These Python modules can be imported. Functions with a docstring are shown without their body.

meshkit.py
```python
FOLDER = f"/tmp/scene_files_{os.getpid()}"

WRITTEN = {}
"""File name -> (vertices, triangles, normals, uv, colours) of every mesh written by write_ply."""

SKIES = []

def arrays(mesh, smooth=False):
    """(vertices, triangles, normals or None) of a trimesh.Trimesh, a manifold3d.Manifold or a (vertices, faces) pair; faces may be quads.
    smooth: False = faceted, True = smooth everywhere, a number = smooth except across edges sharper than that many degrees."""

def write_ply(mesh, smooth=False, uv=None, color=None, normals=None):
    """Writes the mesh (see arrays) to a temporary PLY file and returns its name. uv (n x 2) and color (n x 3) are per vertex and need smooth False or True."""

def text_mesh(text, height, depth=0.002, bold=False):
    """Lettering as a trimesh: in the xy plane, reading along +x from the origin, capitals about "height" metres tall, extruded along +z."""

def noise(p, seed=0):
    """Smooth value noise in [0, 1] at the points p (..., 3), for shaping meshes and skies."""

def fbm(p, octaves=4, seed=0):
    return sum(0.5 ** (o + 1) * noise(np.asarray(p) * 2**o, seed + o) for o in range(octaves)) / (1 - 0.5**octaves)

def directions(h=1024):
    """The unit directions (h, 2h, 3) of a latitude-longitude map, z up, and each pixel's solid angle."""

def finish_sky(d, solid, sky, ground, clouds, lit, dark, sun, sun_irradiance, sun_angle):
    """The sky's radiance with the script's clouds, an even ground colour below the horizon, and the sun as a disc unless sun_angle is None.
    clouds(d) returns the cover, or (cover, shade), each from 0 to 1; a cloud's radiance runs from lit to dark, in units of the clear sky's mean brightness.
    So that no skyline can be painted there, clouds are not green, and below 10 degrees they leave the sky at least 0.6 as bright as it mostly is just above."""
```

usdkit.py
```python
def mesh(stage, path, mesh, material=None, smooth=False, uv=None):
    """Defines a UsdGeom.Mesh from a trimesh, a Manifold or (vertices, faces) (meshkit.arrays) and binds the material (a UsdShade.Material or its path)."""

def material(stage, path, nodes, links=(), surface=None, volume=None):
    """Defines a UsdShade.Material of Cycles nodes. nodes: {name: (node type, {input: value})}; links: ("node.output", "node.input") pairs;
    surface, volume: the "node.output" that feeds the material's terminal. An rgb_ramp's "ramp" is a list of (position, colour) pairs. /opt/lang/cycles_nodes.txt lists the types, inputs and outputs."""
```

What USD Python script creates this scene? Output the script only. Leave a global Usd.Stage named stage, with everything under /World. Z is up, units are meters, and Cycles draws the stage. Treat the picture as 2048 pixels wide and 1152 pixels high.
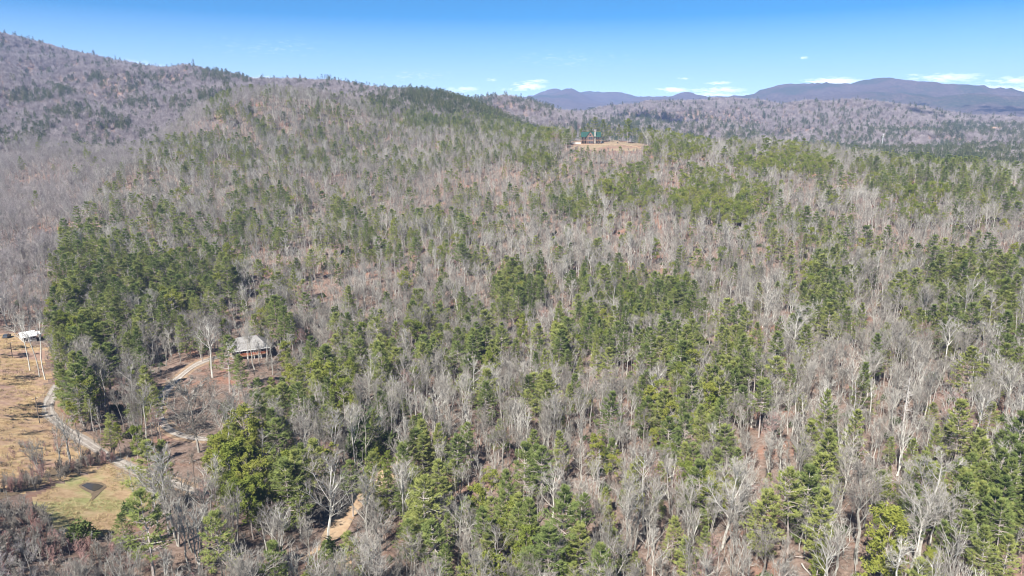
import math
import numpy as np
import trimesh
import shapely
from scipy.interpolate import RBFInterpolator
from scipy.ndimage import gaussian_filter, map_coordinates
import usdkit
import meshkit
from pxr import Usd, UsdGeom, UsdLux, UsdShade, Gf, Sdf, Vt

stage = Usd.Stage.CreateInMemory()
UsdGeom.SetStageUpAxis(stage, UsdGeom.Tokens.z)
UsdGeom.SetStageMetersPerUnit(stage, 1.0)
stage.SetDefaultPrim(UsdGeom.Xform.Define(stage, '/World').GetPrim())
UsdGeom.Scope.Define(stage, '/World/Looks')

# ------------------------------------------------------------------ camera, sky, sun, exposure
FPX, CU, CV, HC = 1410.0, 1024.0, 576.0, 110.0          # focal length in pixels of the 2048 px frame; camera height
PITCH = math.radians(13.8)
cam = UsdGeom.Camera.Define(stage, '/World/camera')
cam.CreateProjectionAttr('perspective')
cam.CreateHorizontalApertureAttr(36.0)
cam.CreateVerticalApertureAttr(36.0 * 576 / 1024)
cam.CreateFocalLengthAttr(36.0 * FPX / 2048)
cam.CreateClippingRangeAttr(Gf.Vec2f(1.0, 100000.0))
cam.AddTranslateOp().Set(Gf.Vec3d(0, 0, HC))
cam.AddRotateXYZOp().Set(Gf.Vec3f(90.0 - math.degrees(PITCH), 0, 0))
cam.CreateExposureAttr(1.42)

SUN_AZ, SUN_EL = math.radians(207.0), math.radians(47.0)   # azimuth measured from +y towards +x
SUN = np.array([math.sin(SUN_AZ) * math.cos(SUN_EL), math.cos(SUN_AZ) * math.cos(SUN_EL), math.sin(SUN_EL)])
sun = UsdLux.DistantLight.Define(stage, '/World/sun')
sun.CreateIntensityAttr(1.25)
sun.CreateAngleAttr(0.53)
sun.CreateNormalizeAttr(True)
sun.CreateColorAttr(Gf.Vec3f(1.0, 0.955, 0.89))
sun.AddTransformOp().Set(Gf.Matrix4d(Gf.Rotation(Gf.Vec3d(0, 0, 1), Gf.Vec3d(*SUN)), Gf.Vec3d(0, 0, 0)))

def pixel_dir(u, v):
    u, v = np.asarray(u, float), np.asarray(v, float)
    a, b = (u - CU) / FPX, (CV - v) / FPX
    c, s = math.cos(PITCH), math.sin(PITCH)
    d = np.stack([a, c + s * b, -s + c * b], -1)
    return d / np.linalg.norm(d, axis=-1, keepdims=True)

def project(p):
    p = np.asarray(p, float) - np.array([0, 0, HC])
    c, s = math.cos(PITCH), math.sin(PITCH)
    depth = p[..., 1] * c - p[..., 2] * s
    up = p[..., 1] * s + p[..., 2] * c
    depth = np.where(depth > 1e-3, depth, 1e-3)
    return CU + FPX * p[..., 0] / depth, CV - FPX * up / depth, depth

# sky: the physical sky with low banks of cloud along the horizon and faint cirrus
CLOUDS = [(1060, 172, 34, 8, 1.0), (1075, 163, 26, 4, .7), (1040, 178, 40, 4, .6), (985, 160, 10, 3, .7), (930, 177, 30, 5, .8), (905, 184, 45, 6, .6), (1350, 180, 32, 5, 1.0), (1440, 166, 24, 3, .9), (1440, 180, 52, 6, 1.0), (1430, 190, 70, 5, .7), (1368, 157, 12, 3, .8), (1665, 163, 52, 8, 1.2), (1895, 155, 56, 8, .9),
          (2030, 161, 40, 6, 1.0), (1980, 184, 90, 14, .9), (2080, 184, 80, 12, .9), (1610, 115, 9, 4, .5), (1835, 150, 14, 3, .5), (280, 134, 45, 11, .6), (525, 156, 34, 5, .7), (380, 140, 30, 8, .35), (560, 95, 150, 22, .14), (1150, 120, 160, 20, .16), (830, 150, 90, 12, .25), (-300, 120, 120, 12, .8), (2500, 150, 130, 12, .8), (2900, 120, 160, 14, .8), (-700, 140, 150, 12, .8)]
cloud_nodes = {
    'sky': ('sky_texture', dict(sky_type='single_scattering', sun_disc=False, sun_elevation=SUN_EL, sun_rotation=SUN_AZ, altitude=2000.0, air_density=0.6, aerosol_density=0.0, ozone_density=6.0)),
    'deep': ('hsv', dict(hue=0.484, saturation=1.42, value=1.0, fac=1.0)),
    'tc': ('texture_coordinate', {}),
    'sep': ('separate_xyz', {}),
    'az': ('math', dict(math_type='arctan2')),
    'map': ('mapping', dict(scale=(110.0, 110.0, 520.0))),
    'noise': ('noise_texture', dict(scale=1.0, detail=6.0, roughness=0.6)),
    'nx': ('math', dict(math_type='multiply_add', value2=0.030, value3=-0.015)),
    'nz': ('math', dict(math_type='multiply_add', value2=0.007, value3=-0.0035)),
    'noise2': ('noise_texture', dict(scale=0.45, detail=5.0, roughness=0.6)),
    'ax': ('math', dict(math_type='add')),
    'zx': ('math', dict(math_type='add')),
    'pos': ('combine_xyz', {}),
    'veil': ('map_range', dict(from_min=0.125, from_max=0.0, to_min=0.0, to_max=0.50, clamp=True)),
    'veiled': ('mix', dict(mix_type='mix', color2=(12.2, 13.4, 14.4))),
    'ragged': ('math', dict(math_type='multiply_add', value2=2.2, value3=-1.15)),
    'sumr': ('math', dict(math_type='add')),
    'soft': ('map_range', dict(from_min=0.15, from_max=1.0, to_min=0.0, to_max=1.0, clamp=True)),
    'cut': ('math', dict(math_type='multiply')),
    'mix': ('mix', dict(mix_type='mix', color2=(17.0, 17.4, 17.8))),
    'bg': ('background_shader', dict(strength=0.053)),
}
cloud_links = [('tc.generated', 'sep.vector'), ('tc.generated', 'map.vector'), ('sep.x', 'az.value1'), ('sep.y', 'az.value2'), ('map.vector', 'noise.vector'), ('map.vector', 'noise2.vector'), ('noise.fac', 'nx.value1'), ('noise2.fac', 'nz.value1'),
               ('az.value', 'ax.value1'), ('nx.value', 'ax.value2'), ('sep.z', 'zx.value1'), ('nz.value', 'zx.value2'), ('ax.value', 'pos.x'), ('zx.value', 'pos.y'), ('sep.z', 'veil.value'), ('veil.result', 'veiled.fac'), ('noise.fac', 'ragged.value1')]
_last = None
for _k, (u, v, du, dv, amount) in enumerate(CLOUDS):
    a_, z_ = (u - CU) / FPX, math.sin(math.atan((CV - v) / FPX) - PITCH)
    if abs(a_) < 0.8:
        _d = pixel_dir(u, v); a_, z_ = math.atan2(_d[0], _d[1]), float(_d[2])
    da, dz = du / FPX * 1.25, dv / FPX * 1.25
    cloud_nodes[f'm{_k}'] = ('mapping', dict(scale=(1 / da, 1 / dz, 1.0), location=(-a_ / da, -z_ / dz, 0.0)))
    cloud_nodes[f'g{_k}'] = ('gradient_texture', dict(gradient_type='spherical'))
    cloud_nodes[f's{_k}'] = ('math', dict(math_type='multiply', value2=amount))
    cloud_links += [('pos.vector', f'm{_k}.vector'), (f'm{_k}.vector', f'g{_k}.vector'), (f'g{_k}.fac', f's{_k}.value1')]
    if _last:
        cloud_nodes[f'x{_k}'] = ('math', dict(math_type='maximum'))
        cloud_links += [(_last, f'x{_k}.value1'), (f's{_k}.value', f'x{_k}.value2')]
        _last = f'x{_k}.value'
    else:
        _last = f's{_k}.value'
cloud_links += [(_last, 'cut.value1'), ('ragged.value', 'sumr.value1'), ('cut.value', 'sumr.value2'), (_last, 'cut.value2'), ('sumr.value', 'soft.value')]
cloud_nodes['cut'] = ('math', dict(math_type='minimum'))
cloud_nodes['gate'] = ('map_range', dict(from_min=0.0, from_max=0.25, to_min=0.0, to_max=1.0, clamp=True))
cloud_nodes['cover'] = ('math', dict(math_type='multiply'))
cloud_nodes['cap'] = ('math', dict(math_type='minimum'))
cloud_links += [(_last, 'gate.value'), ('gate.result', 'cover.value1'), ('soft.result', 'cover.value2'), ('cover.value', 'cap.value1'), (_last, 'cap.value2'),
                ('sky.color', 'deep.color'), ('deep.color', 'veiled.color1'), ('veiled.color', 'mix.color1'), ('cap.value', 'mix.fac'), ('mix.color', 'bg.color')]
dome = UsdLux.DomeLight.Define(stage, '/World/sky')
dome_mat = usdkit.material(stage, '/World/Looks/sky_light', cloud_nodes, cloud_links, surface='bg.background')
UsdShade.MaterialBindingAPI.Apply(dome.GetPrim()).Bind(dome_mat)
dome.GetPrim().SetCustomDataByKey('kind', 'structure')

# ------------------------------------------------------------------ helpers
names_used = {}
def numbered(name):
    k = names_used.get(name, -1) + 1
    names_used[name] = k
    return name if k == 0 else f'{name}_{k:03d}'

def tag(prim, label=None, category=None, group=None, kind=None):
    for k, t in (('label', label), ('category', category), ('group', group), ('kind', kind)):
        if t:
            prim.SetCustomDataByKey(k, t)
    return prim

def thing(name, label, category, loc=(0, 0, 0), rotz=0.0, group=None):
    x = UsdGeom.Xform.Define(stage, '/World/' + numbered(name))
    x.AddTranslateOp().Set(Gf.Vec3d(*map(float, loc)))
    x.AddRotateZOp().Set(float(rotz))
    return tag(x.GetPrim(), label, category, group)

child_count = {}
def part(parent, name, mesh, mat, label=None, smooth=False):
    base = str(parent.GetPath()) if not isinstance(parent, str) else parent
    k = child_count.get((base, name), -1) + 1
    child_count[(base, name)] = k
    m = usdkit.mesh(stage, f'{base}/{name}' + ('' if k == 0 else f'_{k:03d}'), mesh, mat, smooth)
    return tag(m.GetPrim(), label)

def solo(name, mesh, mat, label=None, category=None, group=None, kind=None, smooth=False):
    m = usdkit.mesh(stage, '/World/' + numbered(name), mesh, mat, smooth)
    return tag(m.GetPrim(), label, category, group, kind)

def primvar(mesh_prim, name, values):
    UsdGeom.PrimvarsAPI(mesh_prim).CreatePrimvar(name, Sdf.ValueTypeNames.FloatArray, 'vertex').Set(Vt.FloatArray.FromNumpy(np.asarray(values, np.float32)))

def box(x0, x1, y0, y1, z0, z1):
    m = trimesh.creation.box([x1 - x0, y1 - y0, z1 - z0])
    m.apply_translation([(x0 + x1) / 2, (y0 + y1) / 2, (z0 + z1) / 2])
    return m

def join(ms):
    return trimesh.util.concatenate(ms)

def prisms(p0, p1, r0, r1, k=3):
    """Tapered prisms from p0 to p1 (n x 3)."""
    p0, p1 = np.asarray(p0, float), np.asarray(p1, float)
    n = len(p0)
    r0, r1 = np.broadcast_to(r0, (n,)), np.broadcast_to(r1, (n,))
    t = p1 - p0
    t = t / (np.linalg.norm(t, axis=1, keepdims=True) + 1e-9)
    a = np.cross(t, np.where(np.abs(t[:, 2:]) < 0.9, [[0, 0, 1.0]], [[1.0, 0, 0]]))
    a /= np.linalg.norm(a, axis=1, keepdims=True) + 1e-9
    b = np.cross(t, a)
    ang = np.arange(k) * 2 * np.pi / k
    ring = np.cos(ang)[None, :, None] * a[:, None] + np.sin(ang)[None, :, None] * b[:, None]
    v = np.concatenate([p0[:, None] + ring * r0[:, None, None], p1[:, None] + ring * r1[:, None, None]], 1).reshape(-1, 3)
    i = np.arange(k)
    j = (i + 1) % k
    q = np.concatenate([np.stack([i, j, j + k], 1), np.stack([i, j + k, i + k], 1)])
    f = (np.arange(n)[:, None, None] * 2 * k + q[None]).reshape(-1, 3)
    return v, f

def ribbons(p0, p1, w, side):
    """One thin triangle per twig or needle spray: wide at p0 (width w along side), pointed at p1."""
    w = np.broadcast_to(w, (len(p0),))[:, None]
    v = np.stack([p0 - side * w / 2, p0 + side * w / 2, p1], 1).reshape(-1, 3)
    return v, np.arange(len(v)).reshape(-1, 3)

def merge(parts):
    v, f, n = [], [], 0
    for a, b in parts:
        v.append(a); f.append(b + n); n += len(a)
    return np.concatenate(v), np.concatenate(f)

def unit(a):
    return a / (np.linalg.norm(a, axis=-1, keepdims=True) + 1e-9)

# ------------------------------------------------------------------ terrain: heights at points read off the view (column, row, ground distance)
PTS = [
    # centre slope up to the clearing and the ridge behind
    *[(u, v, r) for u in (750, 1024, 1300) for v, r in ((1152, 148), (1000, 182), (850, 228), (700, 312), (576, 420))],
    *[(u, v, r) for u in (450, 600) for v, r in ((1152, 146), (1000, 181), (850, 232), (700, 320))],
    (600, 576, 425), (450, 576, 425), (600, 480, 530), (450, 480, 530), (450, 400, 650), (600, 400, 650),
    (800, 480, 520), (1000, 480, 520), (1200, 480, 520), (850, 400, 650), (1000, 400, 640), (1200, 390, 640), (1024, 340, 730),
    (850, 345, 790), (850, 300, 930), (850, 255, 1130), (850, 192, 1400), (920, 206, 1350), (800, 190, 1430), (980, 232, 1250), (1040, 262, 1120), (1090, 278, 1000),
    (700, 300, 900), (700, 250, 1040), (690, 203, 1190), (740, 216, 1190), (780, 236, 1150), (600, 320, 840), (600, 260, 990), (625, 194, 1170), (560, 207, 1110), (625, 206, 1380), (700, 214, 1400), (760, 222, 1300),
    (1150, 340, 745), (1150, 292, 846), (1200, 291, 852), (1260, 294, 850), (1300, 298, 850), (1200, 315, 790), (1230, 281, 900), (1320, 290, 920), (1120, 282, 900),
    (1400, 301, 870), (1500, 303, 860), (1600, 314, 830), (1700, 335, 790), (1800, 352, 740), (1900, 372, 700), (2048, 395, 660),
    (1500, 350, 740), (1500, 400, 640), (1500, 480, 520), (1500, 576, 420), (1700, 400, 640), (1700, 480, 520), (1700, 576, 415), (1900, 480, 520), (2048, 480, 520), (2048, 576, 410),
    *[(u, v, r) for u in (1600, 2048) for v, r in ((1152, 146), (1000, 180), (850, 225), (700, 305))],
    # hidden side of the clearing hill, then the wide valley on the right
    (1120, 330, 1250), (1300, 345, 1250), (1500, 350, 1250), (1700, 345, 1150), (1900, 362, 1000), (2048, 370, 1000), (2300, 375, 1000),
    (1150, 288, 1800), (1330, 285, 1800), (1600, 305, 1700), (1800, 308, 1600), (2048, 318, 1500), (2300, 318, 1500),
    # hills in the middle distance: left of centre, cloud-shaded one, long one on the right
    (960, 262, 1700), (985, 204, 2300), (1080, 216, 2300), (1160, 230, 2200), (1230, 240, 2150), (1000, 260, 3000),
    (1300, 238, 2150), (1400, 250, 2150), (1480, 268, 2100),
    (1290, 208, 3000), (1380, 212, 3000), (1480, 200, 3000), (1560, 204, 2950), (1600, 206, 2900), (1700, 207, 2800), (1740, 216, 2750), (1780, 230, 2700), (1850, 256, 2600), (1950, 282, 2400), (2048, 290, 2300), (2300, 290, 2300),
    (1600, 265, 2300), (1300, 268, 2500), (1480, 274, 2450), (1400, 270, 2480),
    (1200, 250, 4200), (1480, 250, 4200), (1700, 250, 4000), (1900, 256, 3800), (2048, 260, 3800), (2300, 260, 3800),
    # far mountains
    (900, 225, 9000), (980, 198, 9000), (1100, 187, 9000), (1180, 188, 9000), (1240, 180, 9000), (1290, 188, 9000), (1330, 195, 9000), (1420, 198, 9000), (1500, 205, 9000),
    (1420, 232, 6200), (1480, 197, 6500), (1540, 178, 6500), (1600, 170, 6500), (1720, 168, 6500), (1850, 178, 6500), (1910, 192, 6500), (1980, 195, 6500), (2048, 200, 6500), (2300, 205, 6500),
    (1300, 232, 6200), (1100, 232, 6200), (950, 232, 6000),
    (900, 230, 13000), (1200, 225, 13000), (1500, 225, 13000), (1800, 222, 13000), (2048, 222, 13000), (2300, 222, 13000),
    # left: field, valley, mountain
    *[(u, v, r) for u in (-250, 0, 150, 280) for v, r in ((1152, 150), (1000, 186), (850, 243), (740, 308))],
    (0, 670, 366), (100, 670, 366), (-250, 670, 366), (0, 610, 440), (-250, 610, 440),
    (100, 600, 412), (100, 530, 450), (150, 430, 570), (226, 338, 750), (347, 284, 900), (420, 258, 980), (497, 234, 1050),
    (300, 600, 410), (300, 500, 500), (300, 420, 610), (350, 345, 770),
    (60, 540, 560), (30, 440, 720), (60, 400, 830), (100, 350, 1000), (160, 320, 1130), (250, 300, 1200), (350, 268, 1400), (430, 240, 1500), (560, 226, 1500), (500, 250, 1350),
    (0, 300, 1250), (0, 230, 1650), (0, 180, 2000), (0, 84, 2700), (60, 97, 2700), (110, 112, 2700), (160, 130, 2650), (240, 150, 2500), (320, 158, 2400), (400, 153, 2300), (480, 167, 2200), (560, 166, 2100), (620, 162, 2000), (700, 172, 1800), (760, 186, 1650),
    (120, 200, 1900), (240, 215, 1800), (350, 200, 1850), (450, 205, 1750), (530, 205, 1650), (240, 260, 1500), (120, 270, 1450),
    (-250, 300, 1250), (-250, 150, 2000), (-250, 30, 2700), (-250, 440, 720),
    (-250, 60, 5000), (0, 110, 5000), (300, 190, 5000), (600, 215, 5000), (750, 235, 5000), (850, 245, 3000), (0, 150, 13000), (400, 200, 13000), (700, 222, 13000), (600, 200, 3200), (760, 230, 2600),
]
_p = np.array(PTS, float)
_d = pixel_dir(_p[:, 0], _p[:, 1])
_az = np.arctan2(_d[:, 0], _d[:, 1])
_z = HC + _p[:, 2] * _d[:, 2] / np.hypot(_d[:, 0], _d[:, 1])
_lr = np.log(_p[:, 2])
for a in (-44, -20, 0, 20, 44):                          # under and in front of the camera
    for r, z in ((20, -3), (60, -1), (105, 1)):
        _az = np.append(_az, math.radians(a)); _lr = np.append(_lr, math.log(r)); _z = np.append(_z, z)
AZ = np.radians(np.arange(-62, 62.01, 0.3))
LR = np.arange(math.log(20.0), math.log(10500.0), 0.009)
_rbf = RBFInterpolator(np.stack([_az, _lr], 1), _z, kernel='linear', smoothing=0.0)
_A, _L = np.meshgrid(np.clip(AZ, -0.80, 0.80)[::3], LR[::3], indexing='ij')
_g = _rbf(np.stack([_A.ravel(), _L.ravel()], 1)).reshape(_A.shape)
_g = gaussian_filter(_g, (1.3, 1.3), mode='nearest')
_i, _j = np.meshgrid(np.arange(len(AZ)) / 3, np.arange(len(LR)) / 3, indexing='ij')
GRID = map_coordinates(_g, [_i, _j], order=3, mode='nearest')
_R = np.exp(LR)[None, :]
_X, _Y = _R * np.sin(AZ)[:, None], _R * np.cos(AZ)[:, None]
def _relief(x, y):
    r = np.hypot(x, y)
    p = np.stack([x, y, np.zeros_like(x)], -1)
    near = (meshkit.fbm(p / 70.0, 3, 11) - 0.5) * 7.0 * np.clip((r - 120) / 250, 0.15, 1)
    spur = 1 - np.abs(2 * meshkit.fbm(p / 420.0 + 5.3, 4, 23) - 1) * 2.2
    mid = (spur - spur.mean() - 0.05) * (46.0 + 14 * np.clip((r - 1900) / 400, 0, 1)) * np.clip((r - 1250) / 700, 0, 1)
    ridge = 1 - np.abs(2 * meshkit.fbm(p / 1300.0 + 9.1, 5, 31) - 1) * 2.2
    far = (ridge - ridge.mean() - 0.08) * 120.0 * np.clip((r - 3400) / 2500, 0, 1)
    return near + mid + far
GRID = GRID + _relief(_X, _Y)

_dl = None
def add_ridges(lines):
    def at(u, v):
        d = pixel_dir(u, v); h = math.hypot(d[0], d[1])
        z = HC + _R[0] * d[2] / h
        a = (math.atan2(d[0], d[1]) - AZ[0]) / (AZ[1] - AZ[0])
        g = map_coordinates(GRID, [np.full(GRID.shape[1], a), np.arange(GRID.shape[1])], order=1, mode='nearest')
        k = int(np.argmax((z < g) & (_R[0] > 700)))
        return np.array([d[0] / h * _R[0][k], d[1] / h * _R[0][k]])
    out = np.zeros_like(GRID)
    for pts, high, wide in lines:
        p = np.array([at(u, v) for u, v in pts])
        near = shapely.distance(shapely.LineString(p), shapely.points(_X, _Y))
        out += high * np.exp(-(near / wide) ** 2)
    return out
GRID = GRID + add_ridges([([(0, 172), (60, 192), (140, 218), (225, 255)], 34, 85), ([(150, 140), (200, 165), (250, 190)], 24, 70), ([(250, 200), (330, 212), (420, 225), (490, 240)], 24, 80), ([(390, 160), (430, 195), (470, 225)], 22, 70),
                          ([(0, 250), (90, 290), (180, 335)], 22, 75), ([(60, 150), (130, 190), (200, 215), (290, 250)], -26, 70), ([(0, 215), (100, 250), (200, 290), (260, 310)], -24, 70), ([(320, 165), (360, 195), (400, 215)], -18, 60)])
def ground_z(x, y):
    x, y = np.asarray(x, float), np.asarray(y, float)
    r = np.maximum(np.hypot(x, y), 20.0)
    a = (np.arctan2(x, y) - AZ[0]) / (AZ[1] - AZ[0])
    l = (np.log(r) - LR[0]) / (LR[1] - LR[0])
    return map_coordinates(GRID, [np.atleast_1d(a).ravel(), np.atleast_1d(l).ravel()], order=1, mode='nearest').reshape(x.shape)

_march = np.exp(np.arange(math.log(60), math.log(12500), 0.002))
def hit(u, v, lift=0.0):
    """The nearest point of the ground raised by lift that the pixel sees (its foot on the ground)."""
    d = pixel_dir(u, v)
    h = math.hypot(d[0], d[1])
    x, y, z = _march * d[0] / h, _march * d[1] / h, HC + _march * d[2] / h
    under = z < ground_z(x, y) + lift
    k = int(np.argmax(under)) if under.any() else len(_march) - 1
    return np.array([x[k], y[k], float(ground_z(x[k:k + 1], y[k:k + 1])[0])])

# horizon line per azimuth, to drop what no ray could reach
SLOPE = (GRID - HC) / _R
HORIZON = np.maximum.accumulate(SLOPE, axis=1)
def in_view(x, y, top, margin=60.0, slack=0.0):
    """Whether the top of a thing at x, y stands in the frame (with a margin) and above the ground in front of it."""
    z = ground_z(x, y)
    u, v, dep = project(np.stack([x, y, z + top], -1))
    u2, v2, _ = project(np.stack([x, y, z], -1))
    r = np.hypot(x, y)
    a = np.clip((np.arctan2(x, y) - AZ[0]) / (AZ[1] - AZ[0]), 0, len(AZ) - 1)
    l = np.clip((np.log(r) - LR[0]) / (LR[1] - LR[0]) - 1.5, 0, len(LR) - 1)
    hz = map_coordinates(HORIZON, [a, l], order=1, mode='nearest')
    seen = (z + top + slack - HC) / r > hz
    return (u > -margin) & (u < 2048 + margin) & (v < 1152 + margin) & (v2 > -margin) & seen & (dep > 5)

# ------------------------------------------------------------------ materials
def noise_mat(path, stops, scale, detail=4.0, rough=1.0, scale2=None, stops2=None, fac2=(0.45, 0.6), bump=0.0, coords='position', aniso=None):
    """Rough surface whose base colour follows a noise in world (or object) space; optionally a second, larger pattern mixed in."""
    n = {'geo': ('geometry', {}), 'tc': ('texture_coordinate', {}), 'noise': ('noise_texture', dict(scale=scale, detail=detail, roughness=0.62)),
         'ramp': ('rgb_ramp', dict(ramp=stops)), 'p': ('principled_bsdf', dict(roughness=rough, specular_ior_level=0.12))}
    src = 'geo.position' if coords == 'position' else 'tc.object'
    l = []
    if aniso:
        n['map'] = ('mapping', dict(scale=aniso)); l.append((src, 'map.vector')); src = 'map.vector'
    l += [(src, 'noise.vector'), ('noise.fac', 'ramp.fac')]
    out = 'ramp.color'
    if scale2:
        n['noise2'] = ('noise_texture', dict(scale=scale2, detail=5.0, roughness=0.6))
        n['ramp2'] = ('rgb_ramp', dict(ramp=stops2))
        n['mr'] = ('map_range', dict(from_min=fac2[0], from_max=fac2[1], to_min=0.0, to_max=1.0, clamp=True))
        n['mix'] = ('mix', dict(mix_type='mix'))
        l += [(src, 'noise2.vector'), ('noise2.fac', 'mr.value'), ('noise.fac', 'ramp2.fac'), ('mr.result', 'mix.fac'), ('ramp.color', 'mix.color1'), ('ramp2.color', 'mix.color2')]
        out = 'mix.color'
    l.append((out, 'p.base_color'))
    if bump:
        n['b'] = ('bump', dict(strength=1.0, distance=bump)); l += [('noise.fac', 'b.height'), ('b.normal', 'p.normal')]
    return usdkit.material(stage, '/World/Looks/' + path, n, l, surface='p.BSDF')

def leaf_mat(path, dark, light, accent, amount=0.3):
    """Needles or leaves: hue varies per tree and from tuft to tuft; some light passes through."""
    n = {'oi': ('object_info', {}), 'geo': ('geometry', {}), 'noise': ('noise_texture', dict(scale=0.55, detail=3.0)),
         'big': ('noise_texture', dict(scale=0.012, detail=2.0)),
         'sum': ('math', dict(math_type='multiply_add', value2=0.55)), 'mr': ('map_range', dict(from_min=0.3, from_max=1.0, to_min=0.0, to_max=1.0, clamp=True)),
         'ramp': ('rgb_ramp', dict(ramp=[(0.0, dark), (0.55, light), (1.0, accent)])),
         'd': ('diffuse_bsdf', {}), 't': ('translucent_bsdf', {}), 'm': ('mix_closure', dict(fac=amount))}
    l = [('geo.position', 'noise.vector'), ('oi.random', 'sum.value1'), ('noise.fac', 'sum.value3'), ('sum.value', 'mr.value'), ('mr.result', 'ramp.fac'),
         ('ramp.color', 'd.color'), ('ramp.color', 't.color'), ('d.BSDF', 'm.closure1'), ('t.BSDF', 'm.closure2')]
    return usdkit.material(stage, '/World/Looks/' + path, n, l, surface='m.closure')

def bark_mat(path, a, b, c):
    n = {'oi': ('object_info', {}), 'geo': ('geometry', {}), 'noise': ('noise_texture', dict(scale=0.8, detail=3.0)),
         'sum': ('math', dict(math_type='multiply_add', value2=0.6)), 'mr': ('map_range', dict(from_min=0.3, from_max=1.1, to_min=0.0, to_max=1.0, clamp=True)),
         'ramp': ('rgb_ramp', dict(ramp=[(0.0, a), (0.5, b), (1.0, c)])), 'd': ('diffuse_bsdf', {})}
    l = [('geo.position', 'noise.vector'), ('oi.random', 'sum.value1'), ('noise.fac', 'sum.value3'), ('sum.value', 'mr.value'), ('mr.result', 'ramp.fac'), ('ramp.color', 'd.color')]
    return usdkit.material(stage, '/World/Looks/' + path, n, l, surface='d.BSDF')

def plain(path, col, rough=0.6, spec=0.3, metallic=0.0):
    return usdkit.material(stage, '/World/Looks/' + path, {'p': ('principled_bsdf', dict(base_color=col, roughness=rough, specular_ior_level=spec, metallic=metallic))}, [], surface='p.BSDF')

M = {}
M['bark_pale'] = bark_mat('bark_pale', (0.186, 0.172, 0.148), (0.334, 0.317, 0.279), (0.481, 0.466, 0.416))
M['bark_grey'] = bark_mat('bark_grey', (0.133, 0.122, 0.105), (0.247, 0.232, 0.203), (0.364, 0.35, 0.315))
M['twig_pale'] = bark_mat('twig_pale', (0.127, 0.109, 0.094), (0.228, 0.205, 0.178), (0.338, 0.315, 0.278))
M['twig_grey'] = bark_mat('twig_grey', (0.088, 0.076, 0.065), (0.167, 0.149, 0.127), (0.252, 0.23, 0.199))
M['twig_far'] = bark_mat('twig_far', (0.132, 0.112, 0.112), (0.24, 0.208, 0.206), (0.34, 0.302, 0.296))
M['bark_red'] = bark_mat('bark_red', (0.21, 0.125, 0.11), (0.28, 0.17, 0.15), (0.33, 0.215, 0.19))
M['bark_pine'] = bark_mat('bark_pine', (0.17, 0.13, 0.11), (0.26, 0.22, 0.19), (0.36, 0.32, 0.29))
M['bark_dead'] = bark_mat('bark_dead', (0.29, 0.27, 0.25), (0.38, 0.355, 0.33), (0.47, 0.445, 0.42))
M['needle_white'] = leaf_mat('needle_white', (0.095, 0.135, 0.046), (0.175, 0.215, 0.070), (0.270, 0.290, 0.090), 0.2)
M['needle_yellow'] = leaf_mat('needle_yellow', (0.115, 0.145, 0.034), (0.172, 0.205, 0.042), (0.235, 0.245, 0.054), 0.2)
M['needle_far'] = leaf_mat('needle_far', (0.048, 0.070, 0.034), (0.072, 0.096, 0.042), (0.105, 0.125, 0.046), 0.15)  # needles darkened: the shade inside dense far crowns is put into the colour
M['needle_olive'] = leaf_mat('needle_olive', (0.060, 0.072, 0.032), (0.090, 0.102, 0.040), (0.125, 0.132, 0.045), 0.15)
M['leaf_shrub'] = leaf_mat('leaf_shrub', (0.040, 0.062, 0.024), (0.066, 0.098, 0.033), (0.11, 0.14, 0.045), 0.25)
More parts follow.
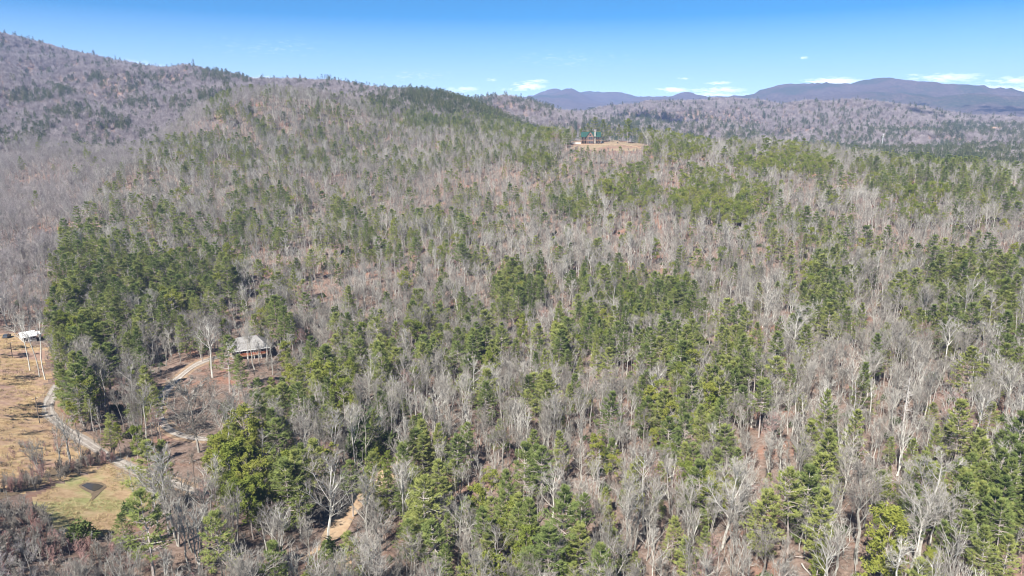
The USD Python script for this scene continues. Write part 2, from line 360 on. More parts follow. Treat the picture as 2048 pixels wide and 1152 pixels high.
M['forest_floor'] = noise_mat('forest_floor', [(0.25, (0.085, 0.058, 0.045)), (0.45, (0.150, 0.106, 0.083)), (0.6, (0.20, 0.148, 0.120)), (0.8, (0.27, 0.21, 0.175))], 0.9, 8.0, scale2=0.05, stops2=[(0.2, (0.15, 0.072, 0.045)), (0.5, (0.235, 0.122, 0.082)), (0.8, (0.30, 0.19, 0.14))], fac2=(0.54, 0.68))
M['meadow'] = noise_mat('meadow', [(0.25, (0.20, 0.128, 0.066)), (0.45, (0.315, 0.215, 0.114)), (0.62, (0.385, 0.275, 0.155)), (0.8, (0.45, 0.345, 0.21))], 0.5, 9.0, scale2=0.055, stops2=[(0.25, (0.18, 0.115, 0.085)), (0.5, (0.27, 0.175, 0.130)), (0.8, (0.34, 0.24, 0.185))], fac2=(0.46, 0.58))
M['dry_lawn'] = noise_mat('dry_lawn', [(0.25, (0.15, 0.112, 0.070)), (0.45, (0.21, 0.162, 0.105)), (0.62, (0.265, 0.21, 0.142)), (0.8, (0.32, 0.265, 0.19))], 0.5, 9.0, scale2=0.045, stops2=[(0.25, (0.14, 0.09, 0.066)), (0.5, (0.20, 0.13, 0.096)), (0.8, (0.26, 0.18, 0.135))], fac2=(0.46, 0.58))
M['green_grass'] = noise_mat('green_grass', [(0.25, (0.16, 0.15, 0.06)), (0.45, (0.225, 0.22, 0.09)), (0.62, (0.30, 0.265, 0.13)), (0.8, (0.37, 0.295, 0.17))], 0.5, 9.0, scale2=0.06, stops2=[(0.25, (0.20, 0.13, 0.075)), (0.5, (0.31, 0.215, 0.125)), (0.8, (0.39, 0.29, 0.18))], fac2=(0.44, 0.55))
M['far_forest'] = noise_mat('far_forest', [(0.25, (0.030, 0.024, 0.022)), (0.5, (0.066, 0.052, 0.048)), (0.75, (0.110, 0.090, 0.082))], 0.055, 6.0, scale2=0.0022, stops2=[(0.25, (0.018, 0.028, 0.016)), (0.5, (0.034, 0.042, 0.028)), (0.8, (0.08, 0.068, 0.058))], fac2=(0.5, 0.62), bump=6.0)  # self-shadow of the unmodelled crowns is put into this dark canopy colour
M['gravel'] = noise_mat('gravel', [(0.25, (0.18, 0.15, 0.125)), (0.5, (0.26, 0.225, 0.19)), (0.8, (0.34, 0.30, 0.26))], 0.6, 8.0)
M['track'] = noise_mat('track', [(0.25, (0.27, 0.175, 0.11)), (0.5, (0.37, 0.265, 0.17)), (0.8, (0.45, 0.34, 0.235))], 0.35, 8.0)

# ------------------------------------------------------------------ the ground, in pieces cut from one sheet
def hit_poly(pts):
    return shapely.Polygon([tuple(hit(u, v)[:2]) for u, v in pts])

MEADOW = hit_poly([(-150, 655), (40, 668), (62, 690), (95, 690), (104, 740), (97, 795), (92, 828), (120, 862), (160, 888), (215, 922), (150, 955), (70, 975), (0, 990), (-150, 1010)])
DITCH = None
GREEN = hit_poly([(222, 922), (300, 960), (352, 985), (330, 1010), (290, 1020), (245, 1040), (225, 1068), (190, 1085), (150, 1065), (105, 1035), (70, 1000), (110, 975), (180, 945)])
LAWN = hit_poly([(1158, 272.5), (1180, 273), (1210, 275), (1240, 281), (1285, 293), (1276, 303), (1250, 302), (1200, 303), (1160, 300), (1142, 296), (1146, 284)])
def outline(poly, cell=6.0):
    return poly.segmentize(cell)
_xy = np.stack([_X, _Y], -1)
_cx = (_X[:-1, :-1] + _X[1:, 1:]) / 2
_cy = (_Y[:-1, :-1] + _Y[1:, 1:]) / 2
_cr = np.hypot(_cx, _cy)
_wob = np.stack([_cx, _cy, 0 * _cx], -1)
_wx = _cx + (meshkit.fbm(_wob / 9.0, 3, 3) - 0.5) * 12 * np.clip(_cr / 300, 0, 1)
_wy = _cy + (meshkit.fbm(_wob / 9.0, 3, 4) - 0.5) * 12 * np.clip(_cr / 300, 0, 1)
_zone = np.zeros(_cx.shape, int)
_zone[_cr > 3700] = 4
PATCH = hit_poly([(1826, 303), (1840, 299), (1858, 303), (1860, 307.5), (1830, 307)])
_far = (_cr > 1200) & (_cr < 2600)
_m = np.zeros_like(_far); _m[_far] = shapely.contains_xy(PATCH.buffer(4), _cx[_far], _cy[_far]); _zone[_m] = 5
_near = (_cr < 1000) & (_cr > 100)
for k, poly in ((1, MEADOW), (2, GREEN), (3, LAWN)):
    m = np.zeros_like(_near)
    m[_near] = shapely.contains_xy(poly, _wx[_near], _wy[_near])
    _zone[m] = k
_idx = np.arange(GRID.size).reshape(GRID.shape)
def ground_piece(k):
    i, j = np.nonzero(_zone == k)
    a, b, c, d = _idx[i, j], _idx[i, j + 1], _idx[i + 1, j + 1], _idx[i + 1, j]
    f = np.concatenate([np.stack([a, c, b], 1), np.stack([a, d, c], 1)])
    used, inv = np.unique(f.ravel(), return_inverse=True)
    v = np.stack([_X, _Y, GRID], -1).reshape(-1, 3)[used]
    m = trimesh.Trimesh(v, inv.reshape(-1, 3), process=False)
    if len(m.faces) and m.face_normals[:, 2].mean() < 0:
        m.invert()
    return m
solo('ground', ground_piece(0), M['forest_floor'], 'leaf covered forest floor under the trees', kind='structure', smooth=True)
solo('meadow', ground_piece(1), M['meadow'], 'dry tan meadow beside the gravel road', kind='structure', smooth=True)
solo('pasture', ground_piece(2), M['green_grass'], 'half green pasture around the muddy pool', kind='structure', smooth=True)
solo('clearing', ground_piece(3), M['dry_lawn'], 'dry grass clearing around the green roofed house', kind='structure', smooth=True)
solo('clearing', ground_piece(5), M['meadow'], 'small tan clearing in the far valley woods', kind='structure', smooth=True)
solo('hills', ground_piece(4), M['far_forest'], 'far wooded mountains along the horizon', kind='structure', smooth=True)

def smooth_line(pts, step=1.5):
    p = np.array([hit(u, v)[:2] for u, v in pts])
    for _ in range(3):                                    # Chaikin
        q = np.empty((2 * len(p) - 2, 2))
        q[0::2], q[1::2] = 0.75 * p[:-1] + 0.25 * p[1:], 0.25 * p[:-1] + 0.75 * p[1:]
        p = np.vstack([p[:1], q, p[-1:]])
    s = np.concatenate([[0], np.cumsum(np.linalg.norm(np.diff(p, axis=0), axis=1))])
    t = np.arange(0, s[-1], step)
    return np.stack([np.interp(t, s, p[:, k]) for k in (0, 1)], 1)

def drape(line, width, lift, seed=0, wob=0.25, cols=5, taper=0):
    d = unit(np.gradient(line, axis=0))
    n = np.stack([d[:, 1], -d[:, 0]], 1)
    w = width / 2 * (1 + wob * (meshkit.fbm(np.stack([np.arange(len(line)) * 0.13, np.zeros(len(line)), np.zeros(len(line))], -1), 3, seed) - 0.5) * 2)
    if taper:
        k = np.arange(len(line))
        w = w * np.clip(np.minimum(k, len(line) - 1 - k) / taper, 0.12, 1)
    xs = np.linspace(-1, 1, cols)
    p = line[:, None] + n[:, None] * (xs[None, :, None] * w[:, None, None])
    z = ground_z(p[..., 0], p[..., 1]) + lift
    v = np.concatenate([p, z[..., None]], -1).reshape(-1, 3)
    i, j = np.meshgrid(np.arange(len(line) - 1), np.arange(cols - 1), indexing='ij')
    a = (i * cols + j).ravel()
    f = np.concatenate([np.stack([a, a + cols + 1, a + cols], 1), np.stack([a, a + 1, a + cols + 1], 1)])
    m = trimesh.Trimesh(v, f, process=False)
    if m.face_normals[:, 2].mean() < 0:
        m.invert()
    return m

ROAD = smooth_line([(118, 770), (104, 792), (94, 812), (100, 834), (122, 852), (150, 872), (190, 897), (215, 912), (250, 932), (300, 953), (345, 968), (410, 990), (470, 1010)])
DRIVE = smooth_line([(480, 878), (420, 880), (376, 876), (340, 864), (319, 840), (316, 812), (326, 788), (350, 762), (380, 737), (410, 722), (450, 712), (500, 714)])
TRACK = smooth_line([(600, 1120), (640, 1098), (668, 1065), (688, 1036), (705, 1015), (740, 980), (775, 948), (800, 928), (812, 905)])
TRACK2 = smooth_line([(690, 1175), (690, 1150), (694, 1120), (680, 1098), (655, 1085)])
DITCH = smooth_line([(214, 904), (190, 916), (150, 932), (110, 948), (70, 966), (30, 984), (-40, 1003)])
solo('gravel_road', drape(ROAD, 3.9, 0.10, 1, 0.4), M['gravel'], 'pale gravel road curving past the meadow', kind='structure', smooth=True)
solo('driveway', drape(DRIVE, 2.9, 0.13, 2, 0.5), M['gravel'], 'grey gravel driveway winding up to the grey roofed house', kind='structure', smooth=True)
solo('dirt_track', drape(TRACK, 5.4, 0.10, 3, 0.7, taper=9), M['track'], 'tan dirt track through the near woods', kind='structure', smooth=True)
solo('dirt_track', drape(TRACK2, 4.0, 0.14, 4, 0.6, taper=6), M['track'], 'short tan dirt spur at the lower edge of the woods', kind='structure', smooth=True)

M['packed_gravel'] = noise_mat('packed_gravel', [(0.25, (0.25, 0.22, 0.19)), (0.5, (0.34, 0.305, 0.265)), (0.8, (0.42, 0.38, 0.335))], 0.8, 8.0)
M['verge'] = noise_mat('verge', [(0.25, (0.17, 0.115, 0.075)), (0.5, (0.25, 0.175, 0.115)), (0.8, (0.33, 0.25, 0.17))], 0.9, 9.0)
def offset_line(line, d):
    t = unit(np.gradient(line, axis=0))
    return line + np.stack([t[:, 1], -t[:, 0]], 1) * d
for line, who, w in ((ROAD, 'gravel road', 0.75), (DRIVE, 'driveway', 0.6)):
    for d in (-0.85, 0.85):
        solo('wheel_track', drape(offset_line(line, d), w, 0.165, 30, 0.6, 3), M['packed_gravel'], f'paler wheel track worn into the {who}', kind='structure', smooth=True)
for line, who, o in ((ROAD, 'gravel road', 2.5), (DRIVE, 'driveway', 2.2)):
    for d in (-o, o):
        solo('verge', drape(offset_line(line, d), 1.7, 0.05, 33 + int(d), 0.9, 3), M['verge'], f'rough brown verge along the {who}', kind='structure', smooth=True)

# ------------------------------------------------------------------ trees: shapes
def rand_perp(rng, t):
    a = rng.normal(size=t.shape)
    return unit(a - (a * t).sum(-1, keepdims=True) * t)

def grow(rng, p0, p1, n_each, lo, hi, length, spread, up, curve=0.12):
    """Children along the segments p0-p1: n_each per parent, leaving between the fractions lo and hi."""
    n = len(p0)
    t = rng.uniform(lo, hi, (n, n_each))
    t = np.sort(t, 1)
    d = unit(p1 - p0)
    base = p0[:, None] + (p1 - p0)[:, None] * t[..., None]
    dd = np.broadcast_to(d[:, None], base.shape)
    side = rand_perp(rng, dd)
    ang = rng.uniform(*spread, (n, n_each))[..., None]
    new = dd * np.cos(ang) + side * np.sin(ang)
    new[..., 2] += up
    new = unit(new)
    plen = np.linalg.norm(p1 - p0, axis=1)[:, None]
    ln = plen * rng.uniform(*length, (n, n_each)) * (1.05 - 0.45 * t)
    return base.reshape(-1, 3), (base + new * ln[..., None]).reshape(-1, 3)

def bare_tree(seed, H, fork=0.4, spread=(0.35, 0.75), limbs=9, sub=5, twig=6, spray=4, reach=0.5, r0=0.21, stems=1, droop=0.12, tw=0.036, br=0.040):
    """A leafless tree: (trunk), (limbs and twigs)."""
    rng = np.random.default_rng(seed)
    tr, cr = [], []
    for s in range(stems):
        lean = rng.normal(size=2) * (0.05 if stems == 1 else 0.16)
        k = 7
        zs = np.linspace(0, H * (1 if s == 0 else rng.uniform(0.75, 0.95)), k)
        path = np.stack([lean[0] * zs + np.cumsum(rng.normal(size=k)) * 0.012 * H, lean[1] * zs + np.cumsum(rng.normal(size=k)) * 0.012 * H, zs], 1)
        path[0] = (rng.normal() * 0.3 * (stems > 1), rng.normal() * 0.3 * (stems > 1), -0.6)
        rad = r0 * (0.9 if s else 1) * (1 - np.linspace(0, 1, k)) ** 0.8 + 0.03
        tr.append(prisms(path[:-1], path[1:], rad[:-1], rad[1:], 5))
        nl = limbs
        t = np.sort(rng.uniform(fork, 0.97, nl))
        i = np.minimum((t * (k - 1)).astype(int), k - 2)
        base = path[i] + (path[i + 1] - path[i]) * (t * (k - 1) - i)[:, None]
        az = np.arange(nl) * 2.4 + rng.uniform(0, 6) + rng.normal(size=nl) * 0.4
        el = rng.uniform(*spread, nl)
        d = np.stack([np.cos(az) * np.sin(el), np.sin(az) * np.sin(el), np.cos(el)], 1)
        ln = H * reach * (1.05 - (t - fork) / (1 - fork) * 0.72) * rng.uniform(0.7, 1.1, nl)
        mid = base + d * ln[:, None] * 0.5 + rng.normal(size=(nl, 3)) * ln[:, None] * 0.05
        d2 = unit(d + np.array([0, 0, 0.35]))
        tip = mid + d2 * ln[:, None] * 0.55
        lr_ = r0 * 0.42 * (ln / (H * reach)) + 0.02
        tr.append(prisms(base, mid, lr_, lr_ * 0.65, 3))
        tr.append(prisms(mid, tip, lr_ * 0.65, lr_ * 0.2, 3))
        a0, a1 = np.concatenate([base, mid]), np.concatenate([mid, tip])
        b0, b1 = grow(rng, a0, a1, sub, 0.25, 1.0, (0.55, 1.0), (0.4, 0.95), droop)
        tr.append(prisms(b0, b1, br, br * 0.32, 3))
        c0, c1 = grow(rng, b0, b1, twig, 0.15, 1.0, (0.4, 0.85), (0.35, 0.9), droop)
        cr.append(ribbons(c0, c1, tw, rand_perp(rng, unit(c1 - c0))))
        if spray:
            e0, e1 = grow(rng, c0, c1, spray, 0.2, 1.0, (0.45, 0.85), (0.3, 0.8), droop)
            cr.append(ribbons(e0, e1, tw * 0.75, rand_perp(rng, unit(e1 - e0))))
    return merge(tr), merge(cr)

def white_pine(seed, H, clear=0.25, width=0.2, whorls=20, per=6, tufts=20, full=1.0, droop=0.0, dead=0.0):
    """Whorled pine: (trunk with limbs), (needle sprays)."""
    rng = np.random.default_rng(seed)
    k = 6
    zs = np.linspace(-0.6, H, k)
    path = np.stack([np.cumsum(rng.normal(size=k)) * 0.006 * H, np.cumsum(rng.normal(size=k)) * 0.006 * H, zs], 1)
    r0 = 0.014 * H
    rad = r0 * (1 - np.linspace(0, 1, k)) + 0.03
    wood = [prisms(path[:-1], path[1:], rad[:-1], rad[1:], 5)]
    leaf = []
    for w in range(whorls):
        t = clear + (0.985 - clear) * ((w + rng.uniform(-0.3, 0.3)) / (whorls - 0.6))
        t = min(max(t, clear), 0.985)
        q = (t - clear) / (1 - clear)
        prof = (1 - q) ** 0.75 * min(1.0, 0.55 + 2.2 * q)
        nb = max(3, int(per * (0.75 + 0.4 * rng.random())))
        az = rng.uniform(0, 6.28) + np.arange(nb) * 6.283 / nb + rng.normal(size=nb) * 0.25
        ln = H * width * prof * rng.uniform(0.6, 1.2, nb) + 0.35
        el = np.radians(-6 - droop + 50 * q ** 1.5) + rng.normal(size=nb) * 0.12
        d = np.stack([np.cos(az) * np.cos(el), np.sin(az) * np.cos(el), np.sin(el)], 1)
        i = min(int(max(t, 0) * (k - 1)), k - 2)
        base = np.tile(path[i] + (path[i + 1] - path[i]) * (t * (k - 1) - i), (nb, 1))
        tip = base + d * ln[:, None] + np.array([0, 0, 1.0]) * ln[:, None] * 0.12
        wood.append(prisms(base, tip, 0.05 + 0.012 * ln, 0.012, 3))
        keep = rng.random(nb) > dead * (1 - q)
        base, tip, ln, d = base[keep], tip[keep], ln[keep], d[keep]
        if not len(base):
            continue
        n = len(base)
        tt = rng.uniform(0.28, 1.03, (n, tufts)) ** 0.8
        side = unit(np.stack([-d[:, 1], d[:, 0], np.zeros(n)], 1))
        off = rng.uniform(-1, 1, (n, tufts)) * ln[:, None] * 0.36 * np.sin(np.clip(tt, 0, 1) * 2.6 + 0.35)
        c = base[:, None] + (tip - base)[:, None] * tt[..., None] + side[:, None] * off[..., None]
        c[..., 2] += rng.normal(size=(n, tufts)) * 0.10 + 0.16 * ln[:, None] * tt ** 2
        c = c.reshape(-1, 3)
        out = unit(d[:, None] * 0.8 + side[:, None] * (np.sign(off) * 0.55)[..., None] + np.array([0, 0, 0.28])).reshape(-1, 3)
        m = len(c)
        for s in range(6):
            dirs = unit(out + rng.normal(size=(m, 3)) * np.array([0.55, 0.55, 0.38]))
            L = rng.uniform(0.45, 0.85, m) * (0.55 + 0.02 * H) * full
            leaf.append(ribbons(c - dirs * 0.12, c + dirs * L[:, None], rng.uniform(0.09, 0.18, m) * full, unit(np.cross(dirs, rng.normal(size=(m, 3)) * 0.5 + np.array([0, 0, 1.0])))))
    # leader
    m = 10
    dirs = unit(rng.normal(size=(m, 3)) * 0.5 + np.array([0, 0, 1.0]))
    c = np.tile(path[-1] - [0, 0, 0.6], (m, 1))
    leaf.append(ribbons(c, c + dirs * 0.9, 0.2, rand_perp(rng, dirs)))
    return merge(wood), merge(leaf)

def yellow_pine(seed, H, clear=0.45, width=0.2, boughs=26, tufts=9, full=1.0):
    """Pine with a rounded, clumpy crown on a bare stem: (trunk with limbs), (needle tufts)."""
    rng = np.random.default_rng(seed)
    k = 7
    zs = np.linspace(-0.6, H * 0.97, k)
    path = np.stack([np.cumsum(rng.normal(size=k)) * 0.014 * H, np.cumsum(rng.normal(size=k)) * 0.014 * H, zs], 1)
    rad = 0.013 * H * (1 - np.linspace(0, 1, k)) + 0.03
    wood = [prisms(path[:-1], path[1:], rad[:-1], rad[1:], 5)]
    leaf = []
    t = np.sort(rng.uniform(clear, 0.99, boughs))
    q = (t - clear) / (1 - clear)
    i = np.minimum((t * (k - 1)).astype(int), k - 2)
    base = path[i] + (path[i + 1] - path[i]) * (t * (k - 1) - i)[:, None]
    az = np.arange(boughs) * 2.4 + rng.normal(size=boughs) * 0.5
    el = np.radians(10 + 55 * q) + rng.normal(size=boughs) * 0.22
    ln = H * width * (0.45 + 0.75 * np.sin(np.clip(q * 2.4 + 0.45, 0, 3.0))) * rng.uniform(0.6, 1.15, boughs) * np.where(q > 0.85, 0.7, 1)
    d = np.stack([np.cos(az) * np.cos(el), np.sin(az) * np.cos(el), np.sin(el)], 1)
    tip = base + d * ln[:, None]
    tip[:, 2] += ln * 0.12
    wood.append(prisms(base, tip, 0.05 + 0.01 * ln, 0.015, 3))
    b0, b1 = grow(rng, base, tip, 4, 0.45, 1.0, (0.3, 0.55), (0.4, 1.0), 0.25)
    wood.append(prisms(b0, b1, 0.025, 0.01, 3))
    ends = np.concatenate([tip, b1])
    m = len(ends)
    for s in range(tufts):
        c = ends + rng.normal(size=(m, 3)) * np.array([0.34, 0.34, 0.22]) * full
        dirs = unit(rng.normal(size=(m, 3)) + np.array([0, 0, 0.65]))
        for w in range(2):
            d2 = unit(dirs + rng.normal(size=(m, 3)) * 0.5)
            leaf.append(ribbons(c - d2 * 0.1, c + d2 * (rng.uniform(0.4, 0.75, m) * full)[:, None], rng.uniform(0.18, 0.30, m) * full, rand_perp(rng, d2)))
    return merge(wood), merge(leaf)

def shrub(seed, R, Hs, n):
    rng = np.random.default_rng(seed)
    a, q = rng.uniform(0, 6.283, n), rng.random(n)
    rr = R * np.sqrt(q) * (1 + 0.25 * np.sin(3 * a + seed))
    hh = Hs * (1 - 0.75 * (rr / R) ** 2).clip(0.15, 1) * (0.75 + 0.35 * rng.random(n))
    c = np.stack([rr * np.cos(a), rr * np.sin(a), hh * rng.random(n) ** 0.35], 1)
    dirs = unit(c * np.array([0.35, 0.35, 0.3]) + rng.normal(size=(n, 3)) * 0.8)
    leaf = ribbons(c, c + dirs * rng.uniform(0.35, 0.7, n)[:, None], rng.uniform(0.2, 0.4, n), rand_perp(rng, dirs))
    m = 9
    d = unit(rng.normal(size=(m, 3)) * np.array([0.6, 0.6, 0.2]) + np.array([0, 0, 1.0]))
    stems = prisms(np.zeros((m, 3)) - [0, 0, 0.3], d * Hs * 0.75, 0.06, 0.02, 3)
    return stems, leaf

def snag(seed, H):
    rng = np.random.default_rng(seed)
    k = 6
    path = np.stack([np.cumsum(rng.normal(size=k)) * 0.01 * H, np.cumsum(rng.normal(size=k)) * 0.01 * H, np.linspace(-0.6, H, k)], 1)
    rad = 0.24 * (1 - np.linspace(0, 1, k)) + 0.05
    tr = prisms(path[:-1], path[1:], rad[:-1], rad[1:], 5)
    n = 38
    t = rng.uniform(0.3, 0.98, n)
    i = np.minimum((t * (k - 1)).astype(int), k - 2)
    base = path[i] + (path[i + 1] - path[i]) * (t * (k - 1) - i)[:, None]
    az, el = np.arange(n) * 2.4, rng.normal(size=n) * 0.16 + 0.12
    ln = H * 0.17 * (1.1 - t) / 0.7 * rng.uniform(0.2, 1.2, n) + 0.3
    d = np.stack([np.cos(az) * np.cos(el), np.sin(az) * np.cos(el), np.sin(el)], 1)
    tip = base + d * ln[:, None]
    b0, b1 = grow(rng, base, tip, 4, 0.3, 1.0, (0.25, 0.5), (0.4, 0.9), 0.0)
    return tr, merge([prisms(base, tip, 0.07, 0.02, 3), prisms(b0, b1, 0.03, 0.012, 3)])

# ------------------------------------------------------------------ trees: kinds
KIND = {}
def kind(name, wood_mat, leaf_mat_, shapes, wood_part, leaf_part, ref_h):
    KIND[name] = dict(lod=None, wm=wood_mat, lm=leaf_mat_, shapes=shapes, parts=(wood_part, leaf_part), h=ref_h)

kind('white_pine', 'bark_pine', 'needle_white', [
    white_pine(1, 20, 0.26, 0.25, 13, 6), white_pine(2, 20, 0.36, 0.23, 11, 6), white_pine(3, 20, 0.18, 0.28, 13, 6), white_pine(4, 20, 0.45, 0.26, 9, 6, dead=0.3),
    white_pine(5, 20, 0.3, 0.20, 13, 5, droop=6), white_pine(6, 20, 0.5, 0.29, 8, 7), white_pine(7, 20, 0.1, 0.30, 14, 6, full=1.05), white_pine(8, 20, 0.32, 0.24, 11, 6, dead=0.45)],
    'trunk', 'crown', 20.0)
kind('yellow_pine', 'bark_pine', 'needle_yellow', [
    yellow_pine(11, 18, 0.5, 0.19, 28), yellow_pine(12, 18, 0.38, 0.16, 32), yellow_pine(13, 18, 0.6, 0.23, 24), yellow_pine(14, 18, 0.3, 0.16, 36), yellow_pine(15, 18, 0.2, 0.17, 40, full=1.15)],
    'trunk', 'crown', 18.0)
BARE = [
    bare_tree(21, 18, 0.35, (0.35, 0.8), 12, 5, 6, 6, 0.46), bare_tree(22, 18, 0.45, (0.25, 0.55), 11, 5, 6, 6, 0.42), bare_tree(23, 18, 0.28, (0.45, 0.95), 13, 5, 6, 6, 0.44),
    bare_tree(24, 18, 0.5, (0.3, 0.6), 10, 5, 6, 6, 0.36), bare_tree(25, 18, 0.4, (0.3, 0.7), 8, 4, 5, 3, 0.4, stems=2), bare_tree(26, 18, 0.55, (0.2, 0.5), 9, 5, 6, 6, 0.38),
    bare_tree(27, 18, 0.25, (0.5, 1.05), 12, 5, 6, 3, 0.42), bare_tree(28, 18, 0.4, (0.25, 0.6), 7, 4, 5, 3, 0.38, stems=3, r0=0.18)]
BARE_BIG = [bare_tree(81, 24, 0.3, (0.5, 1.05), 18, 7, 6, 5, 0.44, r0=0.36, tw=0.06), bare_tree(82, 24, 0.38, (0.3, 0.65), 16, 7, 6, 5, 0.38, r0=0.32, tw=0.06), bare_tree(83, 24, 0.2, (0.6, 1.3), 22, 8, 6, 5, 0.5, r0=0.4, droop=0.02, tw=0.10, br=0.08)]
BARE_BIG = [tuple((v * (18 / 24), f) for v, f in t) for t in BARE_BIG]
kind('pale_bare_tree', 'bark_pale', 'twig_pale', BARE + BARE_BIG, 'trunk', 'twigs', 18.0)
kind('grey_bare_tree', 'bark_grey', 'twig_grey', BARE + BARE_BIG, 'trunk', 'crown', 18.0)
LOD_BARE = [bare_tree(121, 18, 0.35, (0.35, 0.8), 11, 4, 5, 0, 0.46, tw=0.12), bare_tree(122, 18, 0.45, (0.25, 0.55), 10, 4, 5, 0, 0.42, tw=0.12), bare_tree(123, 18, 0.28, (0.45, 0.95), 12, 4, 5, 0, 0.44, tw=0.12), bare_tree(124, 18, 0.5, (0.3, 0.6), 9, 4, 5, 0, 0.38, tw=0.12), bare_tree(125, 18, 0.4, (0.3, 0.7), 7, 4, 5, 0, 0.4, stems=2, tw=0.12)]
KIND['pale_bare_tree']['lod'] = KIND['grey_bare_tree']['lod'] = LOD_BARE
KIND['white_pine']['lod'] = [white_pine(101, 20, 0.26, 0.25, 10, 6, 8, 1.6), white_pine(102, 20, 0.36, 0.26, 8, 6, 8, 1.6), white_pine(103, 20, 0.18, 0.28, 10, 6, 9, 1.6), white_pine(104, 20, 0.42, 0.27, 7, 6, 8, 1.6)]
KIND['yellow_pine']['lod'] = [yellow_pine(111, 18, 0.5, 0.22, 20, 4, 1.5), yellow_pine(112, 18, 0.35, 0.2, 24, 4, 1.5), yellow_pine(113, 18, 0.6, 0.25, 18, 4, 1.5)]
kind('mauve_bare_tree', 'bark_grey', 'twig_far', BARE, 'trunk', 'twigs', 18.0)  # mauve is partly twig hue, partly valley haze put into the colour
KIND['mauve_bare_tree']['lod'] = LOD_BARE
kind('red_budded_tree', 'bark_grey', 'bark_red', [bare_tree(31, 14, 0.3, (0.35, 0.8), 11, 5, 6, 5, 0.45, tw=0.05), bare_tree(32, 14, 0.35, (0.3, 0.7), 10, 5, 6, 5, 0.42, tw=0.05)], 'trunk', 'crown', 14.0)
kind('bare_sapling', 'bark_grey', 'twig_grey', [bare_tree(41, 8, 0.2, (0.25, 0.6), 8, 4, 4, 3, 0.38, r0=0.07, tw=0.04), bare_tree(42, 8, 0.25, (0.3, 0.7), 7, 4, 4, 3, 0.42, r0=0.06, stems=2, tw=0.04), bare_tree(43, 8, 0.4, (0.2, 0.45), 6, 4, 4, 3, 0.32, r0=0.06, tw=0.04)], 'trunk', 'crown', 8.0)
kind('bare_thicket', 'twig_grey', 'twig_pale', [bare_tree(51, 3.4, 0.1, (0.3, 0.9), 6, 3, 4, 2, 0.5, r0=0.035, stems=3, tw=0.04), bare_tree(52, 3.4, 0.1, (0.3, 0.9), 5, 3, 4, 2, 0.55, r0=0.035, stems=4, tw=0.04)], 'stem', 'twigs', 3.4)
kind('red_thicket', 'bark_red', 'bark_red', [bare_tree(53, 3.4, 0.1, (0.3, 0.9), 6, 3, 4, 2, 0.5, r0=0.035, stems=3, tw=0.04)], 'stem', 'twigs', 3.4)
kind('evergreen_shrub', 'bark_grey', 'leaf_shrub', [shrub(61, 1.9, 2.8, 520), shrub(62, 2.6, 2.4, 650), shrub(63, 1.5, 3.8, 520)], 'stem', 'crown', 2.8)
kind('dead_pine', 'bark_dead', 'bark_dead', [snag(71, 17), snag(72, 17)], 'trunk', 'limb', 17.0)

